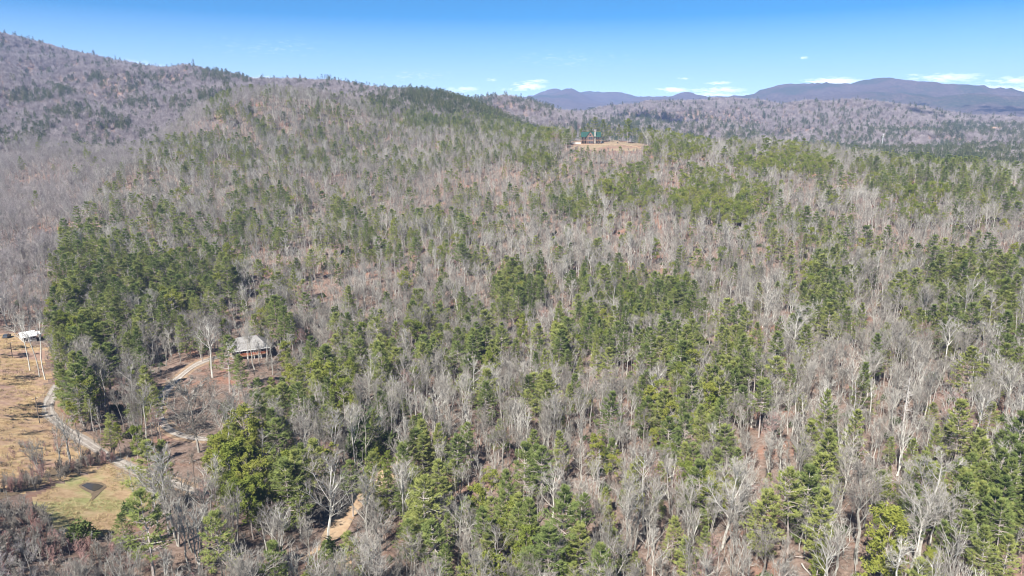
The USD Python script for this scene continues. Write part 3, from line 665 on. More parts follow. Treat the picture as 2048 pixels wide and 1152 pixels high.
# ------------------------------------------------------------------ where evergreens stand: ellipses on the view, read back at each tree's foot
EVER = [  # u, v, half width, half height, share of evergreens, share of those that are yellow pines
    (220, 560, 125, 85, .80, .08), (300, 640, 130, 70, .6, .15), (165, 690, 60, 110, .75, .2), (420, 545, 90, 50, .65, .05), (480, 480, 60, 40, .35, .1), (300, 440, 90, 30, .25, .1),
    (200, 480, 70, 45, .35, .1), (700, 470, 150, 60, .22, .1), (1045, 565, 50, 40, .65, .1), (1200, 585, 120, 45, .55, .1), (1310, 600, 90, 50, .65, .1), (1170, 660, 70, 50, .5, .2),
    (1330, 710, 100, 70, .65, .15), (1450, 690, 70, 60, .5, .05), (1370, 800, 80, 60, .5, .2), (770, 720, 140, 80, .45, .15), (640, 760, 80, 70, .5, .45), (530, 630, 60, 60, .35, .1), (560, 780, 60, 50, .4, .1),
    (870, 640, 110, 50, .35, .1), (930, 720, 60, 60, .4, .1), (1070, 830, 60, 80, .45, .1), (1640, 575, 70, 60, .5, .05), (1930, 575, 130, 70, .55, .05), (1960, 1030, 150, 140, .88, .06), (1900, 880, 100, 60, .45, .05),
    (480, 940, 60, 75, .85, .85), (560, 940, 70, 75, .5, .3), (850, 960, 70, 130, .5, .1), (1100, 1060, 80, 110, .6, .15), (985, 1040, 40, 110, .6, .4), (720, 900, 50, 60, .4, .1), (1230, 930, 60, 70, .35, .6), (1370, 1000, 80, 100, .3, .3), (1640, 1000, 60, 90, .3, .1), (1770, 1070, 50, 80, .5, .7),
    (1440, 392, 90, 48, .75, .85), (1570, 322, 85, 24, .9, .95), (1340, 292, 70, 24, .75, .8), (1270, 372, 60, 35, .5, .7), (1100, 315, 60, 35, .45, .3), (1110, 268, 50, 12, .7, .6), (1230, 262, 110, 18, .6, .3), (1480, 280, 30, 30, .4, .1), (1810, 345, 90, 40, .45, .2), (1840, 400, 60, 30, .5, .7), (1980, 390, 90, 40, .35, .1), (1650, 470, 60, 40, .3, .1),
    (1140, 400, 60, 30, .4, .2), (860, 460, 70, 40, .4, .1), (930, 470, 60, 50, .25, .1), (1000, 300, 130, 30, .2, .3),
    (870, 196, 70, 14, .95, .0), (900, 225, 110, 32, .72, .0), (800, 215, 60, 25, .45, .0), (980, 240, 50, 20, .6, .0), (690, 250, 120, 40, .30, .1), (560, 265, 80, 30, .30, .1), (420, 310, 110, 40, .32, .1), (620, 330, 120, 40, .25, .1), (540, 380, 90, 40, .22, .1), (880, 300, 100, 40, .25, .1), (1020, 265, 60, 20, .5, .3), (760, 330, 100, 50, .2, .1),
    (60, 190, 75, 14, .7, 0), (150, 225, 60, 12, .6, 0), (215, 250, 40, 12, .6, 0), (180, 160, 45, 9, .5, 0), (240, 185, 35, 10, .5, 0), (310, 207, 60, 10, .5, 0), (400, 152, 90, 10, .5, 0), (420, 195, 40, 12, .5, 0), (460, 225, 45, 12, .6, 0), (280, 160, 40, 10, .4, 0), (170, 310, 60, 20, .35, 0), (40, 270, 50, 20, .3, 0),
    (1330, 232, 90, 8, .6, 0), (1080, 212, 90, 10, .4, 0), (1600, 235, 180, 25, .15, 0), (1500, 262, 250, 14, .28, 0), (1850, 290, 230, 30, .38, 0), (1950, 322, 130, 22, .55, 0), (1950, 262, 130, 14, .5, 0),
]
_E = np.array(EVER)
def evergreen_share(u, v, x, y):
    d = ((u[:, None] - _E[None, :, 0]) / _E[None, :, 2]) ** 2 + ((v[:, None] - _E[None, :, 1]) / _E[None, :, 3]) ** 2
    w = _E[None, :, 4] * np.clip(1.6 - 0.9 * d, 0, 1)
    k = w.argmax(1)
    clump = meshkit.fbm(np.stack([x / 28.0, y / 28.0, 0 * x], -1), 3, 77)
    base = 0.06 + 0.4 * np.clip((clump - 0.53) * 4, 0, 1) * 0.5
    top = w[np.arange(len(u)), k] * np.clip(0.2 + 1.9 * (clump - 0.3) / 0.4, 0.15, 1.3)
    p = np.maximum(base * np.where(v < 330, .6, 1), top) + 0.02
    p = np.where((u < 150) & (v > 290) & (v < 640) & (v < 640 - (u - 60) * 0) & (top < 0.2), p * 0.3, p)
    yel = np.where(top > base, _E[k, 5], 0.18)
    p = np.where((u < 425) & (v > 960) & (u > -200), p * 0.04, p)
    return np.clip(p, 0, 0.97), yel

OPEN = [  # region on the view, share of trees kept there, tallest tree
    (hit_poly([(325, 735), (400, 725), (470, 740), (478, 890), (455, 930), (425, 975), (300, 950), (335, 900), (310, 850), (318, 790)]), 0.07, 7),
    (hit_poly([(448, 702), (568, 702), (578, 845), (452, 845)]), 0.35, 7),
    (hit_poly([(-60, 1000), (70, 985), (110, 1030), (240, 1072), (260, 1030), (300, 1020), (345, 1152), (345, 1200), (-60, 1200)]), 0.10, 4.5),
    (hit_poly([(330, 985), (420, 1000), (420, 1075), (345, 1075)]), 0.35, 14),
    (hit_poly([(600, 1140), (622, 1040), (680, 1000), (735, 985), (735, 1060), (712, 1175), (600, 1175)]), 0.06, 8),
    (hit_poly([(770, 940), (800, 900), (825, 905), (820, 960)]), 0.25, 12),
    (hit_poly([(1120, 297), (1310, 300), (1300, 322), (1125, 325)]), 0.25, 6.5),
    (hit_poly([(40, 655), (118, 660), (112, 700), (60, 690)]), 0.2, 7),
]
_lines = [(shapely.LineString(ROAD), 4.2), (shapely.LineString(DRIVE), 4.0), (shapely.LineString(TRACK), 4.5), (shapely.LineString(TRACK2), 3.5)]
NOGO = shapely.unary_union([l.buffer(w) for l, w in _lines] + [MEADOW.buffer(1.0), GREEN.buffer(-1.0), LAWN.buffer(2.0), shapely.LineString(DITCH).buffer(9.0), PATCH.buffer(14)])
shapely.prepare(NOGO)
KEEP_OFF = []                                            # (x, y, radius) of things that stand alone

# ------------------------------------------------------------------ trees that the view shows singly: column and row of the tip, visible height in pixels
PINES_W = '''552 592 95;565 615 90;528 640 45;672 613 45;705 598 50;765 620 65;831 636 50;865 610 40;901 617 50;938 597 40;943 657 80;987 648 40;659 688 30;700 670 55;740 690 60;763 690 110;800 697 70;846 676 85;870 684 65;698 735 75;568 755 65;512 790 80;807 790 50;857 798 40;841 829 80;938 758 55;971 764 80;550 905 95;699 927 85;733 930 70;846 840 90;914 872 80;904 920 50;880 925 60;846 960 120;809 1045 90;985 1000 75;972 1070 82;1047 884 110;1118 976 150;1210 976 40;1315 984 25;1349 1034 75;1404 1021 40;1412 1057 60;1459 876 60;1340 835 75;1267 1102 50;1199 1097 50;1498 1005 30;
1527 976 110;1647 976 125;1626 845 70;1666 866 90;1781 874 22;1826 882 60;1867 925 80;1917 922 80;1966 925 80;1888 1048 100;1936 1027 90;1982 1056 95;1888 978 70;1968 965 80;2008 957 90;1941 970 70;2008 863 75;1896 855 60;1928 863 50;2019 1077 75;1521 566 50;1516 603 30;1634 555 60;1634 585 40;1645 550 25;1674 555 40;1685 593 35;1722 520 60;1765 582 40;1813 614 50;1800 560 30;1845 545 30;1840 580 35;1893 580 50;1912 617 35;1909 556 30;1933 553 40;1955 570 70;1980 560 50;2010 570 55;2035 590 50;1757 670 85;1732 704 45;1615 652 75;1936 676 25;1896 692 40;1976 703 35;2006 695 35;1503 675 55;1513 725 45;1553 712 40;1527 765 90;1607 788 50;1671 812 50;1869 807 40;1907 831 30;1987 807 60;
1040 548 55;1057 552 35;1042 578 40;1109 570 35;1178 562 50;1188 550 20;1148 545 20;1222 550 25;1240 572 40;1270 545 30;1216 585 40;1262 578 40;1302 570 35;1328 575 55;1341 585 45;1312 600 55;1390 550 35;1417 562 30;1437 560 40;1375 600 45;1177 612 65;1146 636 45;1248 613 75;1275 650 60;1109 645 50;1083 678 50;1030 678 60;1344 662 50;1432 630 40;1362 633 35;1305 675 50;1287 690 80;1375 686 60;1401 675 55;1456 660 80;1490 672 85;1193 703 65;1112 712 60;1135 700 50;1352 730 55;1260 743 40;1161 717 40;1435 737 40;1055 784 80;1026 758 25;1216 776 50;1281 782 45;1284 813 40;1385 797 60;1122 823 30;
502 415 30;530 420 25;304 436 32;267 450 25;560 362 55;520 381 20;491 382 17;421 392 25;228 363 25;393 455 30;546 450 27;502 473 25;528 475 20;205 468 35;228 491 35;166 498 35;187 490 40;237 507 55;260 508 50;145 553 60;160 517 45;236 556 40;304 527 55;335 517 50;348 543 45;400 522 55;440 507 60;452 517 70;487 490 30;489 512 45;520 522 35;325 558 50;296 590 60;184 584 65;145 600 60;250 605 60;327 585 60;275 610 60;367 631 40;560 595 80;122 420 20;155 425 20;182 423 15;127 454 20;100 543 20;110 468 15;138 608 60;117 676 55;125 740 70;172 793 50;292 735 90;214 845 55;320 615 60;346 620 45;365 630 70;398 662 50;448 675 90;479 710 70;170 620 70;193 626 60;224 615 70;288 989 140;241 1028 50;
792 353 32;776 385 26;721 378 28;874 371 30;898 367 30;924 398 24;880 405 30;849 322 30;926 295 50;860 298 25;1082 287 40;1016 430 38;1106 392 45;1124 390 35;1153 371 38;1217 326 28;1269 412 22;811 444 40;835 461 60;874 454 30;783 420 40;752 430 45;710 450 50;889 468 35;1200 458 20;1252 468 27;1134 260 70;1033 232 25;
1480 253 35;1494 253 38;1551 274 35;1756 312 55;1801 315 35;1838 308 40;1892 333 35;1933 329 50;1614 412 28;1609 468 45;1649 475 35;1680 440 30;1704 430 35;1968 371 38;2027 374 45;1767 360 45;1461 315 25;1659 343 20;1923 450 40;830 380 25;640 470 25;655 450 55;680 455 30'''
PINES_Y = '''628 727 75;659 733 85;685 792 50;977 733 40;508 905 65;749 900 40;775 905 40;770 1012 60;980 950 60;718 1117 40;1058 1060 90;1128 1102 50;1202 884 30;1228 918 60;1283 992 30;1338 895 50;1377 929 80;1768 1024 130;1331 706 35;1328 785 45;1359 780 50;1177 792 40;433 876 90;455 890 95;480 880 90;495 900 80;420 905 60;477 825 100;146 805 45;234 850 40;266 855 60;260 813 40;1096 308 40;1058 298 30;1127 329 30;1217 360 45;1242 294 20;1290 423 30;1534 277 40;1829 402 30;1380 380 40;1400 372 40;1425 365 38;1445 380 40;1410 395 40;1370 398 38;1460 400 40;1480 390 38;1345 400 36;
1520 305 30;1540 308 32;1560 310 32;1580 308 32;1600 312 30;1620 315 28;1640 318 26;1500 312 28;1530 320 28;1570 322 28;1610 325 26;1340 285 30;1360 290 30;1380 288 28;1320 283 28;1105 272 24;1090 268 22;1120 270 25;1640 1090 60;1310 860 40'''
PROTECT = []
def read_trees(text):
    out = []
    for row in text.replace('\n', '').split(';'):
        if row.strip():
            out.append(tuple(map(float, row.split())))
    return out

def foot_of(u, vtop, hpx, lo, hi):
    """The ground point and height of a tree whose tip the view shows at u, vtop."""
    h = 0.5 * (lo + hi)
    for _ in range(4):
        p = hit(u, vtop, lift=h)
        r = math.hypot(p[0], p[1])
        dep = math.atan2(HC - p[2] - h * 0.5, r)
        h = min(max(hpx * 1.12 * math.hypot(r, HC - p[2]) / FPX / max(math.cos(dep), 0.6), lo), hi)
    return hit(u, vtop, lift=h), h

SINGLE = []       # dict(kind, x, y, h, rot, variant)
_rs = np.random.default_rng(5)
for text, kd, lo, hi, names in ((PINES_W, 'white_pine', 9, 27, None), (PINES_Y, 'yellow_pine', 7, 22, None)):
    for u, v, hp in read_trees(text):
        p, h = foot_of(u, v, hp, lo, hi)
        SINGLE.append(dict(kind=kd, x=p[0], y=p[1], h=h, u=u, v=v))
for u, vt, vb, kd, var in [(398, 772, 906, 'grey_bare_tree', 10), (655, 928, 1090, 'pale_bare_tree', 8), (1247, 985, 1138, 'pale_bare_tree', 9), (1712, 905, 1130, 'pale_bare_tree', 9), (737, 705, 842, 'pale_bare_tree', 8),
                         (1443, 955, 1100, 'pale_bare_tree', 8), (1575, 560, 725, 'pale_bare_tree', 8), (1836, 975, 1125, 'pale_bare_tree', 8), (1585, 890, 1000, 'grey_bare_tree', 0), (1290, 930, 1070, 'pale_bare_tree', 2),
                         (60, 660, 742, 'pale_bare_tree', 13), (79, 664, 755, 'pale_bare_tree', 15), (91, 642, 760, 'pale_bare_tree', 15), (510, 668, 740, 'pale_bare_tree', 1), (537, 676, 738, 'grey_bare_tree', 5), (475, 690, 742, 'grey_bare_tree', 3), (545, 692, 750, 'grey_bare_tree', 2), (462, 700, 760, 'pale_bare_tree', 5), (1147, 755, 808, 'pale_bare_tree', 6), (210, 730, 815, 'pale_bare_tree', 0), (425, 655, 757, 'pale_bare_tree', 3),
                         (625, 1070, 1150, 'pale_bare_tree', 1), (565, 1055, 1150, 'pale_bare_tree', 2), (735, 985, 1125, 'grey_bare_tree', 2), (880, 1040, 1110, 'pale_bare_tree', 0), (1100, 960, 1060, 'pale_bare_tree', 0), (85, 890, 955, 'grey_bare_tree', 7), (120, 870, 937, 'bare_sapling', 0), (140, 850, 935, 'grey_bare_tree', 4), (163, 880, 928, 'bare_sapling', 1), (275, 940, 1010, 'pale_bare_tree', 6), (520, 690, 735, 'pale_bare_tree', 0), (498, 660, 728, 'pale_bare_tree', 3),
                         (615, 585, 655, 'red_budded_tree', 0), (608, 600, 650, 'red_budded_tree', 1), (1590, 349, 365, 'red_budded_tree', 0), (1475, 300, 318, 'red_budded_tree', 1), (1144, 262, 285, 'red_budded_tree', 0), (1105, 270, 300, 'red_budded_tree', 1), (1115, 275, 302, 'red_budded_tree', 0),
                         (1805, 775, 870, 'dead_pine', 0), (1190, 912, 990, 'dead_pine', 1), (1015, 990, 1060, 'dead_pine', 1), (770, 962, 1020, 'dead_pine', 0), (1120, 900, 960, 'dead_pine', 0), (1960, 870, 925, 'dead_pine', 1),
                         (163, 1050, 1078, 'evergreen_shrub', 0), (660, 1090, 1113, 'evergreen_shrub', 2), (734, 845, 900, 'evergreen_shrub', 2), (725, 860, 905, 'evergreen_shrub', 0), (748, 855, 905, 'evergreen_shrub', 1), (455, 805, 825, 'evergreen_shrub', 0)]:
    p = hit(u, vb)
    r = math.hypot(p[0], p[1])
    x0 = (vb - vt) * math.hypot(r, HC - p[2]) / FPX / max(math.cos(math.atan2(HC - p[2] - 9, r)), 0.6) * 1.06
    SINGLE.append(dict(kind=kd, x=p[0], y=p[1], h=min(x0, 23.0), u=u, v=vt, var=var))
for u_, v_, h_ in ((-45, 716, 13.5), (-75, 776, 15), (-55, 842, 13.5), (-80, 880, 16), (-28, 702, 12), (-36, 765, 13), (-32, 822, 12)):
    q_ = hit(u_, v_)
    SINGLE.append(dict(kind='grey_bare_tree' if h_ > 14 else 'yellow_pine', x=q_[0], y=q_[1], h=h_, u=u_, v=v_, var=2, label=None))
for u_, vt_, kd in ((1188, 235, 0), (1176, 247, 0), (1167, 254, 0), (1160, 258, 1), (1208, 239, 0), (1217, 250, 0), (1199, 256, 0), (1150, 262, 1), (1228, 257, 0), (1238, 249, 0), (1247, 258, 0), (1256, 239, 1), (1264, 257, 0), (1273, 260, 1), (1286, 255, 0), (1299, 250, 0), (1309, 262, 1), (1322, 266, 1), (1339, 257, 1), (1192, 262, 1), (1222, 263, 1), (1182, 255, 0), (1281, 266, 1), (1243, 262, 1), (1213, 262, 0)):
    d_ = pixel_dir(u_, vt_)
    r_ = 908.0 + 22 * math.sin(u_ * 1.7)
    q_ = d_[:2] / math.hypot(d_[0], d_[1]) * r_
    h_ = HC + r_ * d_[2] / math.hypot(d_[0], d_[1]) - float(ground_z(q_[:1], q_[1:])[0])
    SINGLE.append(dict(kind=('white_pine', 'yellow_pine')[kd], x=q_[0], y=q_[1], h=float(np.clip(h_, 10, 31)), u=u_, v=vt_))
KEEP_OFF += [(s['x'], s['y'], 2.6) for s in SINGLE]

# ------------------------------------------------------------------ the forest, scattered over the ground
rng = np.random.default_rng(2024)
def scatter(r0, r1, cell, seed, half=0.70):
    g = np.random.default_rng(seed)
    n = int(2 * r1 / cell) + 2
    i, j = np.meshgrid(np.arange(n), np.arange(int(r1 / cell) + 2), indexing='ij')
    x = (i.ravel() - n / 2 + g.uniform(-0.48, 0.48, i.size)) * cell
    y = (j.ravel() + g.uniform(-0.48, 0.48, i.size)) * cell
    r, a = np.hypot(x, y), np.arctan2(x, y)
    m = (r > r0) & (r < r1) & (np.abs(a) < half)
    return x[m], y[m]

_out = {k: [] for k in KIND}                              # kind -> rows x, y, h
for (r0, r1, cell, seed) in ((112, 330, 3.3, 1), (330, 620, 3.8, 2), (620, 1180, 4.35, 3)):
    x, y = scatter(r0, r1, cell, seed)
    m = in_view(x, y, 16.0, 90, 12.0)
    x, y = x[m], y[m]
    m = ~shapely.contains_xy(NOGO, x, y)
    keep = np.full(len(x), 0.93); tall = np.full(len(x), 40.0)
    for poly, share, top in OPEN:
        inside = shapely.contains_xy(poly, x, y)
        keep[inside] = share; tall[inside] = top
    gap = meshkit.fbm(np.stack([x / 13.0, y / 13.0, 0 * x], -1), 3, 19)
    keep *= np.where(gap < 0.40, 0.45, 1.0)
    m &= rng.random(len(x)) < keep
    for kx, ky, kr in KEEP_OFF:
        m &= (x - kx) ** 2 + (y - ky) ** 2 > kr * kr
    x, y, tall = x[m], y[m], tall[m]
    z = ground_z(x, y)
    u, v, _ = project(np.stack([x, y, z + 11], -1))
    p, yel = evergreen_share(u, v, x, y)
    valley_ = u < np.interp(v, [150, 235, 285, 338, 430, 530, 660], [520, 500, 345, 224, 146, 98, 96])
    p = np.where(valley_ & (v > 300), p * 0.25, p)
    dice = rng.random(len(x))
    ever = dice < p * 0.66
    crowd = (p > 0.45) & ~ever & (rng.random(len(x)) < 0.3)
    isy = ever & (rng.random(len(x)) < yel)
    mood = meshkit.fbm(np.stack([x / 60.0, y / 60.0, 0 * x], -1), 3, 41)
    q = rng.random(len(x)) if r0 < 600 else rng.random(len(x)) * 0.9
    valley = u < np.interp(v, [150, 235, 285, 338, 430, 530, 660], [520, 500, 345, 224, 146, 98, 96]) + 14 * (mood - 0.5)
    stand = 0.60 + 0.8 * meshkit.fbm(np.stack([x / 45.0, y / 45.0, 0 * x], -1), 2, 43)
    for k in range(len(x)):
        t = tall[k]
        if crowd[k]:
            continue
        if ever[k]:
            kd, h = ('yellow_pine', rng.uniform(9, 17)) if isy[k] else ('white_pine', rng.uniform(11, 20.5) if rng.random() < .85 else rng.uniform(4, 10))
        elif q[k] < (0.72 if valley[k] else 0.37):
            kd, h = ('mauve_bare_tree' if valley[k] else 'pale_bare_tree' if rng.random() < 0.36 + 1.6 * (mood[k] - 0.47) else 'grey_bare_tree'), rng.triangular(8.0, 13.5, 19.0) * stand[k]
        elif q[k] < 0.70 and not valley[k]:
            kd, h = 'bare_sapling', rng.uniform(5, 11)
        elif q[k] < 0.90:
            kd, h = 'bare_thicket', rng.uniform(2, 4.2)
        elif q[k] < 0.955:
            kd, h = 'evergreen_shrub', rng.uniform(1.2, 2.9)
        elif q[k] < 0.968:
            kd, h = 'red_budded_tree', rng.uniform(8, 14)
        elif q[k] < 0.9705:
            kd, h = 'dead_pine', rng.uniform(9, 16)
        else:
            kd, h = ('red_thicket' if rng.random() < 0.4 else 'bare_sapling'), rng.uniform(3, 5)
        if h > t:
            if ever[k] and t < 10 and rng.random() < 0.6:
                continue
            kd, h = ('bare_thicket', rng.uniform(1.2, 3.2)) if rng.random() < 0.55 else ('bare_sapling', t * rng.uniform(0.5, 1.0))
        _out[kd].append((x[k], y[k], h))

# brush that the view shows as thickets: lower left corner and along the meadow ditch
def brush(poly, n, kinds, lo, hi, seed):
    g = np.random.default_rng(seed)
    x0, y0, x1, y1 = poly.bounds
    x, y = g.uniform(x0, x1, n), g.uniform(y0, y1, n)
    m = shapely.contains_xy(poly, x, y)
    for a, b in zip(x[m], y[m]):
        _out[kinds[int(g.integers(len(kinds)))]].append((a, b, g.uniform(lo, hi)))
brush(hit_poly([(-80, 1022), (60, 1020), (105, 1062), (135, 1096), (250, 1100), (300, 1092), (345, 1180), (-80, 1180)]), 620, ['bare_thicket', 'bare_thicket', 'bare_thicket', 'bare_sapling', 'bare_sapling', 'bare_sapling', 'red_thicket'], 1.8, 5.0, 1)
brush(hit_poly([(225, 905), (240, 918), (150, 955), (60, 985), (-60, 1005), (-60, 985), (70, 955), (150, 925)]), 230, ['bare_thicket', 'bare_thicket', 'red_thicket', 'bare_sapling'], 1.6, 3.8, 2)
brush(hit_poly([(-40, 930), (70, 880), (150, 890), (120, 930), (0, 985)]), 60, ['bare_thicket', 'red_thicket', 'red_thicket'], 1.0, 2.4, 3)
brush(hit_poly([(80, 690), (120, 690), (125, 745), (100, 757), (84, 720)]), 50, ['bare_thicket', 'bare_sapling'], 2.0, 5.0, 4)
brush(hit_poly([(120, 830), (300, 935), (330, 960), (300, 955), (200, 895), (130, 850)]), 70, ['bare_thicket', 'bare_sapling'], 1.5, 4.0, 5)
brush(hit_poly([(1150, 300), (1290, 306), (1280, 318), (1150, 316)]), 160, ['red_thicket', 'bare_thicket', 'bare_sapling'], 2.0, 5.0, 6)

# ---- singles: the hand placed trees and the largest of the rest
MATS = {}
def kind_parts(path, k, var):
    K = KIND[k]
    for (nm, mesh, mat) in ((K['parts'][0], K['shapes'][var][0], K['wm']), (K['parts'][1], K['shapes'][var][1], K['lm'])):
        usdkit.mesh(stage, f'{path}/{nm}', mesh, M[mat])
for k, K in KIND.items():
    K['classes'] = []
    for v in range(len(K['shapes'])):
        path = f'/World/class_{k}_{v}'
        stage.CreateClassPrim(path)
        kind_parts(path, k, v)
        K['classes'].append(path)

def single_tree(k, x, y, h, label, category, group, var, g):
    K = KIND[k]
    slim = 0.85 if var in (13, 15) else 1.0
    var = var - 10 if var in (13, 15) else var % len(K['shapes'])
    z = float(ground_z(np.array([x]), np.array([y]))[0])
    o = UsdGeom.Xform.Define(stage, '/World/' + numbered(k))
    o.AddTranslateOp().Set(Gf.Vec3d(float(x), float(y), z))
    o.AddRotateXYZOp().Set(Gf.Vec3f(float(g.normal() * 1.6), float(g.normal() * 1.6), float(g.uniform(0, 360))))
    s = h / K['h']
    w = slim * s * (g.uniform(0.88, 1.16) if h > 9 else g.uniform(0.9, 1.1)) * (1 + 0.25 * max(0.0, 0.75 - s))
    o.AddScaleOp().Set(Gf.Vec3f(float(w), float(w), float(s)))
    o.GetPrim().GetReferences().AddInternalReference(K['classes'][var])
    o.GetPrim().SetInstanceable(True)
    return tag(o.GetPrim(), label, category, group)

AREAS = [  # name, centre column and row, reach: how labels say where a tree stands
    ('in the valley left of the spur', 40, 500, 70, 170), ('in the pine stand above the meadow', 215, 590, 150, 170), ('between the road and the driveway', 235, 830, 110, 100), ('around the grey roofed house', 510, 690, 75, 70),
    ('in the bright green stand by the driveway', 460, 940, 80, 90), ('beside the tan dirt track', 690, 1050, 100, 95), ('in the lower right pine block', 1950, 1020, 140, 140),
    ('in the big pine patch at mid slope', 1250, 650, 190, 110), ('on the open slope below the lodge', 1200, 400, 190, 90), ('around the hilltop clearing', 1215, 275, 110, 35),
    ('in the green patch right of the clearing', 1560, 320, 100, 40), ('in the green patch on the upper slope', 1430, 390, 100, 50), ('on the spur left of the lodge', 800, 320, 260, 100),
    ('on the spur above the meadow', 330, 410, 260, 90), ('on the right shoulder of the hill', 1850, 390, 220, 90), ('in the brush beside the pasture', 180, 1090, 190, 70), ('beside the meadow ditch', 130, 930, 150, 50),
    ('right of the big pine patch', 1780, 620, 330, 140), ('left of the big pine patch', 830, 580, 260, 150), ('below the grey roofed house', 680, 830, 220, 110),
    ('in the near woods at bottom centre', 1080, 1040, 330, 120), ('left of the corner pine block', 1600, 1010, 230, 150), ('in the mixed woods right of centre', 1550, 800, 300, 120), ('in the mixed woods at the centre', 1080, 820, 240, 110)]
def area_of(u, v):
    d = [((u - a[1]) / a[3]) ** 2 + ((v - a[2]) / a[4]) ** 2 for a in AREAS]
    return AREAS[int(np.argmin(d))][0]
LOOK = {'white_pine': ('white pine', 'pine tree', 'white pines'), 'yellow_pine': ('yellow green pine', 'pine tree', 'yellow green pines'),
        'pale_bare_tree': ('pale bare hardwood', 'bare tree', 'pale leafless trees'), 'grey_bare_tree': ('grey bare hardwood', 'bare tree', 'grey leafless trees'), 'mauve_bare_tree': ('mauve bare hardwood', 'bare tree', 'mauve leafless trees'), 'red_budded_tree': ('red budded tree', 'bare tree', 'red budded trees'),
        'bare_sapling': ('leafless sapling', 'sapling', 'leafless saplings'), 'bare_thicket': ('grey thicket', 'bush', 'grey thickets'), 'red_thicket': ('reddish thicket', 'bush', 'reddish thickets'),
        'evergreen_shrub': ('evergreen shrub', 'shrub', 'evergreen shrubs'), 'dead_pine': ('whitish dead pine', 'dead tree', 'dead pines')}
_hard = ['broad crowned', 'upright', 'wide spreading', 'narrow', 'twin stemmed', 'clear stemmed', 'low branched', 'triple stemmed', 'big crowned', 'big upright', 'huge spreading', '', '', 'slim', '', 'slim']
SHAPE = {'white_pine': ['full crowned', 'slender', 'broad', 'gappy', 'narrow', 'high crowned', 'bushy', 'thin crowned'], 'yellow_pine': ['high crowned', 'oval', 'flat topped', 'tall crowned', 'bushy'], 'pale_bare_tree': _hard, 'grey_bare_tree': _hard, 'mauve_bare_tree': _hard,
         'red_budded_tree': ['broad', 'narrow'], 'bare_sapling': ['bushy', 'twin stemmed', 'thin'], 'bare_thicket': ['upright', 'spreading'], 'red_thicket': ['twiggy'], 'evergreen_shrub': ['rounded', 'low', 'upright'], 'dead_pine': ['straight', 'crooked']}
LIMIT = dict(white_pine=300, yellow_pine=300, pale_bare_tree=300, grey_bare_tree=300, mauve_bare_tree=150, bare_sapling=300, bare_thicket=150, red_thicket=60, evergreen_shrub=200, red_budded_tree=120, dead_pine=80)
_count = {k: 0 for k in KIND}
_srng = np.random.default_rng(99)
ALL = [(s_['kind'], s_['x'], s_['y'], s_['h'], s_.get('var'), s_.get('label')) for s_ in SINGLE]
for a in ALL:
    _count[a[0]] += 1
_rest = {}
for k, rows in _out.items():
    if not rows:
        continue
    a = np.array(rows)
    z = ground_z(a[:, 0], a[:, 1])
    u, v, dep = project(np.stack([a[:, 0], a[:, 1], z + a[:, 2] * 0.7], -1))
    size = a[:, 2] / dep
    shown = (u > 5) & (u < 2043) & (v > 0) & (v < 1146) & in_view(a[:, 0], a[:, 1], 0.0, 0.0)
    order = np.argsort(-np.where(shown, size, size * 0.0))
    n = max(0, min(LIMIT[k] - _count[k], int(shown.sum())))
    ALL += [(k, *a[i], None, None) for i in order[:n]]
    _rest[k] = a[order[n:]]
ALL = [(k, x, y, h, int(_srng.integers(min(8, len(KIND[k]['shapes'])))) if var is None else var, lab) for k, x, y, h, var, lab in ALL]
_px = np.array([(a[1], a[2], float(ground_z(np.array([a[1]]), np.array([a[2]]))[0]) + 0.6 * a[3]) for a in ALL])
_u, _v, _dep = project(_px)
_area = [area_of(u, v) for u, v in zip(_u, _v)]
_sets = {}
for i, a in enumerate(ALL):
    if a[5] is None:
        q = a[3] / KIND[a[0]]['h']
        size = 'tall ' if q > 0.98 else 'short ' if q < 0.68 else 'mid-sized '
        _sets.setdefault((a[0], _area[i], size + SHAPE[a[0]][a[4]]), []).append(i)
_label = {}
for (k, ar, sort), ids in _sets.items():                  # those at the edges of a sort can be pointed out; the others share its label
    look, _, grp = LOOK[k]
    left = list(ids)
    if len(ids) == 1:
        _label[left.pop()] = (f'{sort} {look} {ar}', None)
    for word, key in (('leftmost', lambda i: _u[i]), ('rightmost', lambda i: -_u[i]), ('nearest', lambda i: -_v[i])):
        if len(left) > 1:
            i = min(left, key=key)
            _label[i] = (f'{word} {sort} {look} {ar}', None); left.remove(i)
    for i in left:
        _label[i] = (f'{sort} {look} {ar}', f'{sort} {grp} {ar}') if len(left) > 1 else (f'furthest {sort} {look} {ar}', None)
for i, (k, x, y, h, var, lab) in enumerate(ALL):
    text, grp = (lab, None) if lab else _label[i]
    single_tree(k, x, y, h, text, LOOK[k][1], grp, var, _srng)

